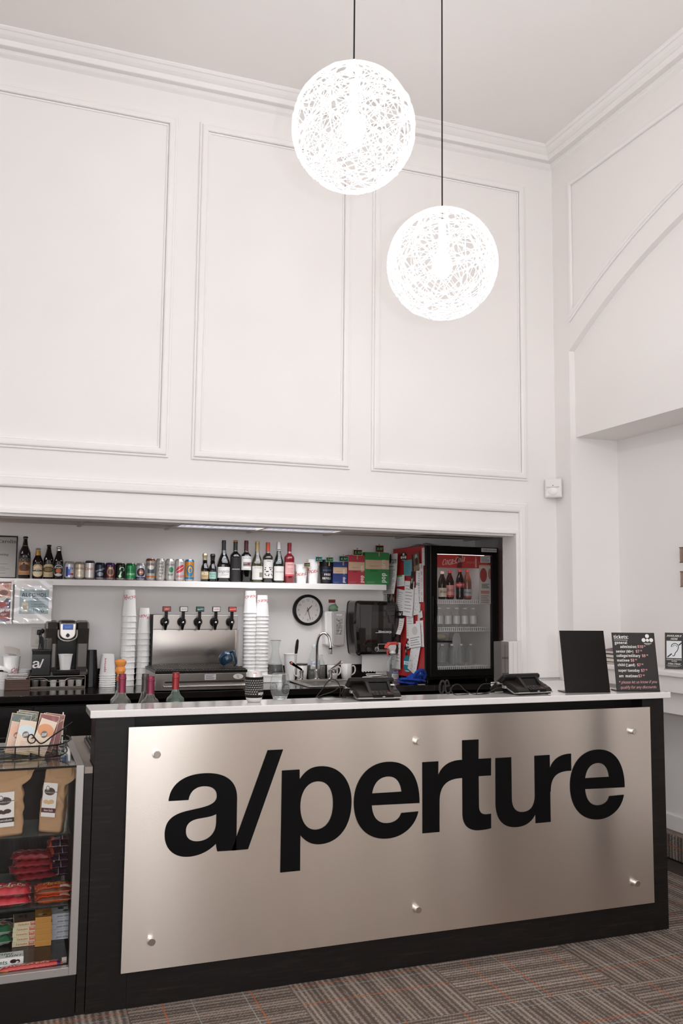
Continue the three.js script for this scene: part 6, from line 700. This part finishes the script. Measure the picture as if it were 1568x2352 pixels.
// ---------------------------------------------------------------- glass candy case
const DK = 0.166, S2 = 0.352, S1 = 0.603, TOP = 0.8735;
{
  const t = thing('candy_case', 'glass-fronted candy case with silver frame and black base', 'display case'), x0 = -4.6, x1 = -3.108, fr = mat('#aaa5a1', 0.4, 0.55), bk = mat('#0d0b0a', 0.4);
  obj('base', slab(x0, x1 - 0.001, 0, 0.142, 0.97, 1.578, 0.002), DARK, t); obj('deck', slab(x0, x1 - 0.026, 0.142, 0.165, 0.99, 1.555), mat('#1a1614', 0.2), t);
  obj('frame_post', slab(x1 - 0.027, x1, 0.142, 0.873, 1.553, 1.58, 0.0015), fr, t); obj('frame_post', slab(x1 - 0.027, x1, 0.142, 0.873, 0.963, 0.99, 0.0015), fr, t); obj('bottom_rail', slab(x0, x1 - 0.027, 0.142, 0.17, 1.553, 1.58, 0.0015), fr, t); obj('top_side_rail', slab(x1 - 0.027, x1, 0.847, 0.873, 0.99, 1.553, 0.0015), fr, t); obj('top_back_rail', slab(x0, x1 - 0.027, 0.847, 0.873, 0.963, 0.99, 0.0015), fr, t);
  obj('side_panel', slab(x1 - 0.012, x1 - 0.006, 0.165, 0.847, 0.99, 1.553), bk, t); obj('back_panel', slab(x0, x1 - 0.027, 0.165, 0.847, 0.966, 0.976), bk, t);
  obj('front_glass', slab(x0, x1 - 0.027, 0.17, 0.866, 1.571, 1.576), mat('#ffffff', 0.02, 0, { transmission: 1, thickness: 0, ior: 1.5, specularIntensity: 0.4 }), t); obj('top_glass', slab(x0, x1 - 0.027, 0.867, 0.873, 0.99, 1.576), mat('#eef2f0', 0.02, 0, { transmission: 0.97, thickness: 0, ior: 1.5, specularIntensity: 0.8 }), t); obj('glass_seam', slab(x0, x1 - 0.027, 0.8662, 0.8735, 1.5765, 1.5785), mat('#14110f', 0.3), t);
  for (const [y, z0, z1] of [[S1, 1.19, 1.452], [S2, 1.0, 1.47]]) { const s = obj('glass_shelf', slab(x0, x1 - 0.03, y - 0.006, y, z0, z1), mat('#dfe8e4', 0.03, 0, { transmission: 0.94, thickness: 0, specularIntensity: 0.5 }), t); obj('shelf_edge', slab(x0, x1 - 0.03, y - 0.0055, y - 0.0005, z1, z1 + 0.0015), mat('#1c2422', 0.15), s); }
}
// pillow-shaped wrapper with crimped ends
function pillow(w, h, d, wave = 1) {
  const g = new THREE.BoxGeometry(w, 1, d, 18, 1, 12), p = g.attributes.position;
  for (let i = 0; i < p.count; i++) { const u = Math.abs(p.getX(i)) / (w / 2), v = Math.abs(p.getZ(i)) / (d / 2), s = Math.sign(p.getY(i)), k = Math.pow(Math.max(0, 1 - Math.pow(u, 5)), 0.5) * Math.pow(Math.max(0, 1 - Math.pow(v, 4)), 0.6); p.setY(i, h / 2 + s * (0.0008 + (h / 2 - 0.001) * k) + wave * 0.0012 * Math.sin(p.getX(i) * 170 + p.getZ(i) * 60) * k); p.setX(i, p.getX(i) * (1 + 0.03 * Math.sin(p.getZ(i) * 90))); }
  g.computeVertexNormals(); return g;
}
const wrapper = (bg, f) => printed(256, 128, (c) => { fill(c, bg, 0, 0, 256, 128); f(c); }, 0.16, { clearcoat: 0.8 });
function packs(name, cat, group, labels, list, g, m, cr) {   // copies of one wrapper, each with its own label
  let first; list.forEach(([x, y, z, a], i) => { if (!first) { first = thing(name, labels[i], cat, [x, y, z], a, group); obj('wrapper', g, m, first); if (cr) obj('crimp', cr, m, first); } else copy(first, [x, y, z], a, labels[i], group); });
}
const ord = ['lowest', 'second lowest', 'third from the bottom', 'fourth from the bottom', 'fifth from the bottom', 'topmost'];
const crimps = (w, h, d) => [-1, 1].map((s) => box(0.008, 0.0012, d * 0.96, s * (w / 2 + 0.003), h / 2, 0));
packs('candy_pack', 'candy', 'orange and purple candy packs', ord.map((o) => `${o} orange and purple candy pack in the tall pile`), [0, 1, 2, 3, 4, 5].map((i) => [-3.147 + rnd(-0.003, 0.003), S2 + 0.0005 + i * 0.0275, 1.07, rnd(-0.08, 0.08)]), pillow(0.094, 0.0272, 0.12), wrapper('#b5482c', (c) => { fill(c, '#2a1a30', 30, 74, 200, 54); fill(c, '#2a1a30', 0, 0, 256, 10); text(c, "Reeses", 128, 44, 40, '#d9b34a', B); fill(c, '#cfc9c6', 120, 74, 5, 54); }), crimps(0.094, 0.0272, 0.12));
packs('licorice_bag', 'candy', 'dark red candy bags', ['lowest', 'second', 'third', 'topmost'].map((o) => `${o} dark red candy bag of the pile towards the back of the case`), [0, 1, 2, 3].map((i) => [-3.255 + [0.012, -0.008, 0.004, 0][i], S2 + 0.0005 + i * 0.0265, 1.1, 0.12 - 0.08 * i]), pillow(0.148, 0.0262, 0.11, 2), wrapper('#8e2430', (c) => { fill(c, '#b8343c', 0, 0, 256, 40); fill(c, '#2a1a2a', 150, 10, 30, 34); fill(c, '#1f6a5a', 186, 6, 40, 34); fill(c, '#cfa35a', 10, 8, 46, 20); c.strokeStyle = '#c9a98c'; c.lineWidth = 6; c.beginPath(); c.moveTo(20, 70); c.bezierCurveTo(80, 40, 160, 50, 230, 34); c.stroke(); }), crimps(0.148, 0.0262, 0.11));
packs('red_candy_bag', 'candy', 'shiny red front bags', ['lower shiny red candy bag at the front of the lower glass shelf', 'upper shiny red candy bag with white lettering at the shelf front'], [[-3.36, S2 + 0.0005, 1.4, 0.05], [-3.358, S2 + 0.035, 1.398, -0.04]], pillow(0.17, 0.0345, 0.12, 2), wrapper('#c23a44', (c) => { fill(c, '#7d1f2c', 0, 0, 256, 30); fill(c, '#1f6a5a', 180, 6, 50, 40); text(c, 'Twizzlers', 110, 66, 50, '#efe6df', B); c.strokeStyle = '#d9b05a'; c.lineWidth = 6; c.beginPath(); c.moveTo(0, 96); c.bezierCurveTo(80, 100, 160, 84, 240, 78); c.stroke(); }), crimps(0.17, 0.0345, 0.12));
packs('orange_candy_bag', 'candy', 'orange front bags', ['lower orange candy bag with yellow lettering at the front of the shelf', 'upper bright orange candy bag with yellow lettering at the front of the shelf'], [[-3.187, S2 + 0.0005, 1.405, 0], [-3.187, S2 + 0.03, 1.402, 0.02]], pillow(0.122, 0.0295, 0.1), wrapper('#cf5426', (c) => { text(c, 'Pieces', 128, 50, 56, '#e6c04f', B); text(c, 'peanut butter', 150, 90, 22, '#2a1a10', S); fill(c, '#e3d9d0', 170, 84, 76, 24); fill(c, '#5a2a18', 0, 112, 256, 16); }), crimps(0.122, 0.0295, 0.1));
// cartons on the deck
function cartons(name, group, labels, x, z, w, h, d, n, m, top) { let first; for (let i = 0; i < n; i++) { const p = [x + rnd(-0.002, 0.002), DK + i * (h + 0.0006), z], a = rnd(-0.03, 0.03); if (!first) { first = thing(name, labels(i), 'candy box', p, a, group); obj('carton', box(w, h, d, 0, h / 2, 0), m, first); } else { const c = copy(first, p, a, labels(i), group); } } if (top) obj('top_print', face(w - 0.002, d - 0.002).rotateX(-PI / 2).translate(0, h + 0.0008, 0), top, scene.children[scene.children.length - 1]); }
cartons('yellow_candy_box', 'yellow candy boxes', (i) => `${ord[i === 4 ? 5 : i]} plain yellow candy box in the pile at the case bottom`, -3.213, 1.285, 0.058, 0.0208, 0.1, 5, printed(128, 48, (c) => { fill(c, '#c48a3c', 0, 0, 128, 48); fill(c, '#d29a4c', 0, 0, 128, 5); }, 0.5), printed(128, 200, (c) => { fill(c, '#c9822a', 0, 0, 128, 200); text(c, 'milk', 90, 60, 30, '#3a2a1e', S); text(c, 'duds', 90, 92, 30, '#3a2a1e', S); oval(c, '#d9c7a8', 40, 140, 24, 26); oval(c, '#5a3a1e', 74, 150, 20, 18); }, 0.4));
cartons('white_candy_box', 'white mint boxes', (i) => `${ord[i === 4 ? 5 : i]} white mint candy box with green lettering beside the yellow pile`, -3.147, 1.235, 0.07, 0.0188, 0.1, 5, printed(192, 52, (c) => { fill(c, '#c9c9cf', 0, 0, 192, 52); text(c, 'Junior Mints', 116, 28, 22, '#1f4a38', 'italic bold {}px sans-serif', 'center', 0.95); }, 0.45), printed(192, 270, (c) => { fill(c, '#d6d6d6', 0, 0, 192, 270); fill(c, '#274a52', 70, 30, 60, 110); oval(c, '#2a1a14', 146, 190, 30, 24); text(c, 'Junior', 100, 220, 34, '#1f5a3e', 'italic bold {}px sans-serif'); }, 0.4));
cartons('cream_candy_box', 'cream candy boxes', (i) => `${ord[i === 4 ? 5 : i]} cream candy box with red lettering next to the yellow pile`, -3.281, 1.262, 0.082, 0.0172, 0.1, 5, printed(220, 46, (c) => { fill(c, '#d9cfa9', 0, 0, 220, 46); text(c, 'Tamales', 88, 24, 26, '#b5482c', B); fill(c, '#c9705a', 156, 6, 56, 34); fill(c, '#e6cfc0', 166, 12, 36, 6); }, 0.45), printed(220, 260, (c) => { fill(c, '#6d5a4c', 0, 0, 220, 260); oval(c, '#2a1a14', 70, 90, 26, 36); fill(c, '#2a1f1a', 106, 40, 24, 120); fill(c, '#8a3a28', 0, 220, 220, 40); }, 0.4));
packs('green_candy_bag', 'candy', 'green and white bags', ['lower green and white candy bag beside the cream boxes', 'upper green and white candy bag beside the cream boxes'], [[-3.385, DK, 1.25, 0.05], [-3.383, DK + 0.036, 1.245, -0.05]], pillow(0.11, 0.036, 0.1, 2), wrapper('#b9bdb5', (c) => { fill(c, '#2f6a48', 0, 84, 256, 44); oval(c, '#1c1714', 60, 40, 30, 20); oval(c, '#c9a24a', 120, 54, 26, 18); oval(c, '#b5562c', 196, 60, 34, 14); }), crimps(0.11, 0.036, 0.1));
{
  const t = thing('mint_box', 'white mint box with green lettering lying at the front of the case', 'candy box', [-3.37, DK, 1.462]); obj('carton', box(0.168, 0.0285, 0.056, 0, 0.01425, 0, 0.0008), mat('#e6e4e1', 0.45), t);
  obj('front_print', face(0.166, 0.027, 0, 0.01425, 0.0285), printed(400, 66, (c) => { fill(c, '#e6e4e1', 0, 0, 400, 66); text(c, 'Mints', 214, 34, 42, '#1f5a3e', S); oval(c, '#2a1712', 320, 30, 28, 16); oval(c, '#2a1712', 356, 34, 18, 16); oval(c, '#e6e4e1', 352, 40, 12, 8); }, 0.4), t); obj('top_print', face(0.166, 0.054).rotateX(-PI / 2).translate(0, 0.0292, 0), printed(400, 130, (c) => { fill(c, '#e3e1de', 0, 0, 400, 130); text(c, 'Junior', 226, 42, 62, '#1c4a36', 'italic bold {}px sans-serif'); text(c, 'MINTS', 330, 96, 52, '#1f6a46', 'italic bold {}px sans-serif'); }, 0.4), t);
}
{ const t = thing('licorice_pack', 'long red licorice pack with white lettering along the case front', 'candy', [-3.262, DK, 1.535], 0.02); obj('wrapper', pillow(0.21, 0.018, 0.034), wrapper('#b5342f', (c) => { fill(c, '#46195a', 232, 0, 14, 128); text(c, 'TWIZZLERS', 110, 76, 44, '#efe9e3', 'italic bold {}px sans-serif', 'center', 0.8); fill(c, '#d9822f', 0, 0, 40, 30); }), t); obj('crimp', [slab(0.105, 0.122, 0.004, 0.024, -0.0006, 0.0006)], mat('#b9a9a4', 0.2, 0.3), t); }
// kraft bags of popcorn on the upper glass shelf
function kraft(label, x, z, turn, h, w, d, lean, draw, ly) {
  const t = thing('kraft_bag', label, 'bag', [x, S1 + 0.0005, z], turn); t.rotation.z = lean;
  const N = 40, M = 26, pos = [], uv = [], idx = [];
  for (let j = 0; j <= M; j++) { const v = j / M, ww = w * (v < 0.72 ? 1 + 0.06 * Math.sin(v * 5) : 1.05 - 0.1 * (v - 0.72)), dd = d * (v < 0.55 ? 1 : Math.max(0.06, 1 - (v - 0.55) * 2.2)); for (let i = 0; i <= N; i++) { const a = (i / N) * 2 * PI, e = 0.32, cx = Math.sign(Math.cos(a)) * Math.pow(Math.abs(Math.cos(a)), e), cz = Math.sign(Math.sin(a)) * Math.pow(Math.abs(Math.sin(a)), e), crease = 0.004 * Math.sin(v * 19 + cx * 4 + cz * 3) * v + 0.003 * Math.sin(cx * 9 + v * 31) * Math.min(1, v * 2); pos.push((cx * ww) / 2 + crease + (v > 0.68 ? (v - 0.68) * 0.1 * (1 + cx) : 0), v * h - (v > 0.9 ? 0.006 * Math.sin(cx * 5 + 1) : 0), (cz * dd) / 2 + crease * 1.4 + (v > 0.6 ? -(v - 0.6) * 0.04 : 0)); uv.push(i / N, v); } }
  for (let j = 0; j < M; j++) for (let i = 0; i < N; i++) { const a = j * (N + 1) + i, b = a + N + 1; idx.push(a, b, a + 1, b, b + 1, a + 1); }
  const bot = pos.length / 3; pos.push(0, 0, 0); uv.push(0.5, 0); for (let i = 0; i < N; i++) idx.push(bot, i, i + 1);
  const g = new THREE.BufferGeometry(); g.setAttribute('position', new THREE.Float32BufferAttribute(pos, 3)); g.setAttribute('uv', new THREE.Float32BufferAttribute(uv, 2)); g.setIndex(idx); g.computeVertexNormals();
  obj('bag', g, mat('#ab8865', 0.8, 0, { side: THREE.DoubleSide }), t); obj('folded_top', rot(box(w * 0.98, 0.05, 0.006, 0, -0.02, 0, 0.002), 0.3).translate(0.018, h - 0.012, 0.014), mat('#b4916d', 0.8), t);
  obj('label', box(w * 0.62, 0.125, 0.001, -w * 0.1, ly, d / 2 + 0.006), printed(160, 300, draw, 0.55), t);
}
const bagArt = (name, band, blob) => (c) => { fill(c, '#ddd8d3', 0, 0, 160, 300); oval(c, '#3a2c24', 76, 76, 60, 34); fill(c, '#3a2c24', 120, 76, 40, 5); oval(c, '#ddd8d3', 50, 46, 22, 22); c.strokeStyle = '#3a2c24'; c.lineWidth = 5; c.beginPath(); c.arc(50, 46, 16, 0, 7); c.stroke(); text(c, 'Carolina Cone', 80, 84, 18, '#cfc6bd', 'italic {}px serif'); for (const [x, y, r] of [[44, 168, 30], [104, 166, 32], [76, 176, 24]]) oval(c, blob, x, y, r, r * 0.6); fill(c, band, 0, 222, 160, 40); text(c, name, 80, 242, 26, '#d9cfc6', 'bold {}px serif'); };
kraft('brown kraft popcorn bag with a chocolate label, cut by the frame edge', -3.362, 1.395, 0.05, 0.255, 0.11, 0.06, 0.03, bagArt('Chocolate', '#2a201b', '#3d271c'), 0.098); kraft('brown kraft popcorn bag with a maroon-banded label next to the silver post', -3.204, 1.39, -0.35, 0.25, 0.085, 0.055, -0.06, bagArt('Sea Salt', '#4a1c1e', '#c9a878'), 0.12);
// ---------------------------------------------------------------- wire basket of chocolate bars on the case
{
  const t = thing('wire_basket', 'black scrolled wire basket holding chocolate bars on the candy case', 'basket', [-3.42, TOP, 1.28]), w = mat('#15100e', 0.4, 0.3), X = 0.262, Z = 0.11;
  const loop = (y, k = 1) => tube([[-X, y, Z], [0, y, Z + 0.005], [X * 0.85, y, Z + 0.002], [X * k, y + 0.002, Z * 0.45], [X * k * 1.01, y + 0.006, -Z * 0.6], [X * 0.9, y, -Z], [0, y, -Z], [-X, y, -Z]], 0.0026, 60, 6, true);
  obj('rim', loop(0.048, 1.03), w, t); obj('base_ring', loop(0.005), w, t); const h = []; for (let i = 1; i < 12; i++) h.push(tube([[-X, 0.005 + i * 0.0036, Z + 0.001], [0, 0.005 + i * 0.0036, Z + 0.004], [X * 0.85, 0.005 + i * 0.0036, Z + 0.002], [X, 0.006 + i * 0.0036, Z * 0.45], [X * 1.01, 0.006 + i * 0.0036, -Z * 0.6]], 0.0006, 30, 4)); obj('fine_wires', h, w, t);
  const floor = []; for (let i = 0; i < 18; i++) floor.push(slab(-X + 0.01 + i * 0.029, -X + 0.0115 + i * 0.029, 0.004, 0.006, -Z, Z)); obj('floor_wires', floor, w, t); for (const x of [-0.1, 0.075, 0.16, 0.225]) obj('upright', tube([[x, 0.004, Z + 0.003 - (x > 0.2 ? 0.004 : 0)], [x, 0.05, Z + 0.004 - (x > 0.2 ? 0.004 : 0)]], 0.0024, 4, 6), w, t);
  const scroll = (x, s) => tube([...Array(12)].map((_, i) => { const a = -i * 0.62 + 2.4, r = 0.005 + i * 0.0014; return [x + s * r * Math.cos(a), 0.072 + r * Math.sin(a), Z + 0.004]; }).concat([[x + s * 0.03, 0.056, Z + 0.004], [x + s * 0.075, 0.08, Z * 0.8], [x + s * 0.115, 0.098, Z * 0.4], [x + s * 0.15, 0.115, 0]]), 0.0026, 50, 6);
  obj('scroll', scroll(0.135, 1), w, t); obj('scroll', scroll(-0.02, -1), w, t); obj('small_scroll', tube([...Array(14)].map((_, i) => { const a = i * 0.6, r = 0.004 + i * 0.0011; return [0.262, 0.072 + r * Math.sin(a), -0.03 + r * Math.cos(a)]; }), 0.0022, 40, 6), w, t); for (const [x, z] of [[X * 0.9, Z], [X * 0.9, -Z], [-X, Z]]) obj('foot', new THREE.SphereGeometry(0.0045, 10, 8).translate(x, 0.0045, z), w, t);
  const c = thing('card_easel', 'pair of white rods rising behind the chocolate bars', 'easel', [-3.19, TOP, 1.1]); for (const x of [-0.043, 0.03]) obj('rod', [slab(x - 0.0028, x + 0.0028, 0, 0.134, -0.003, 0.003, 0.0015)], WHITE, c); obj('crossbar', slab(-0.045, 0.032, 0, 0.006, -0.004, 0.004, 0.001), WHITE, c);
}
function bar(label, x, z, tilt, lean, w, h, draw, thick = 0.009, y = 0.007) {
  const t = thing('chocolate_bar', label, 'chocolate bar', [x, TOP + y, z], 0.06, 'chocolate bars in the wire basket'); t.rotation.set(-lean, 0.06, -tilt);
  const m = printed(128, Math.round((128 * h) / w), draw, 0.4); obj('wrapper', box(w, h, thick, 0, h / 2, 0, 0.001), mat('#cfc2b2', 0.4), t); obj('front_print', face(w - 0.001, h - 0.001, 0, h / 2, thick / 2 + 0.0005), m, t);
}
const solid = (col, edge, f = () => {}) => (c, w, h) => { fill(c, edge, 0, 0, w, h); fill(c, col, 4, 4, w - 8, h - 8); f(c, w, h); };
const swirl = (c, w, h) => { for (let i = 0; i < 14; i++) oval(c, 'rgba(255,255,255,.12)', rnd(0, w), rnd(0, h * 0.35), 14, 8); c.strokeStyle = '#d9c39a'; c.lineWidth = 3; c.beginPath(); c.moveTo(w * 0.5, h * 0.36); c.lineTo(w, h * 0.12); c.stroke(); };
const seal = (col, blot) => (c, w, h) => { oval(c, blot, w * 0.5, h * 0.3, w * 0.5, h * 0.18); oval(c, col, w * 0.5, h * 0.42, w * 0.2, h * 0.1); c.strokeStyle = '#efe6dc'; c.lineWidth = 4; for (let i = -1; i < 2; i++) { c.beginPath(); c.moveTo(w * 0.36, h * (0.45 + i * 0.03)); c.lineTo(w * 0.64, h * (0.39 + i * 0.03)); c.stroke(); } lines(c, '#c9a893', w * 0.28, h * 0.62, w * 0.44, 5, 11, 4); fill(c, '#cdb27c', 0, h - 12, w, 12); };
bar('rearmost dark green chocolate bar in the wire basket', -3.318, 1.2, 0.14, 0.12, 0.076, 0.15, solid('#4e5a52', '#cbb68c', swirl)); bar('middle dark green chocolate bar in the wire basket', -3.328, 1.225, 0.16, 0.12, 0.076, 0.147, solid('#535f57', '#cbb68c', swirl)); bar('frontmost dark green chocolate bar with a gold edge', -3.348, 1.262, 0.17, 0.14, 0.076, 0.146, solid('#56625a', '#cbb68c', swirl));
bar('rear dark red chocolate bar next to the white rods', -3.217, 1.215, 0.16, 0.12, 0.076, 0.137, solid('#8a4a46', '#d9b79a', swirl)); bar('front dark red chocolate bar with a gold edge', -3.245, 1.255, 0.2, 0.14, 0.076, 0.14, solid('#8f4540', '#d9b79a', (c, w, h) => { swirl(c, w, h); fill(c, '#7a1f33', 6, h * 0.5, w - 12, h * 0.2); fill(c, '#4a3a36', 16, h * 0.72, w - 32, h * 0.22); }));
bar('peach paper chocolate bar half hidden behind the pale blue one', -3.352, 1.3, 0.17, 0.16, 0.06, 0.12, solid('#d9b39a', '#e6cdb8', seal('#8a4a3a', '#dfa98c')), 0.007); bar('cream chocolate bar with a pale blue blot and round seal', -3.322, 1.325, 0.18, 0.18, 0.062, 0.128, solid('#e0c9b0', '#ead8c4', seal('#5a5048', '#cfd9d9')), 0.007); bar('cream chocolate bar with an orange blot tilted across the red ones', -3.268, 1.345, 0.34, 0.18, 0.062, 0.135, solid('#e3cdb4', '#eadbc8', seal('#5a5048', '#d9905c')), 0.007);
renderer.render(scene, camera);
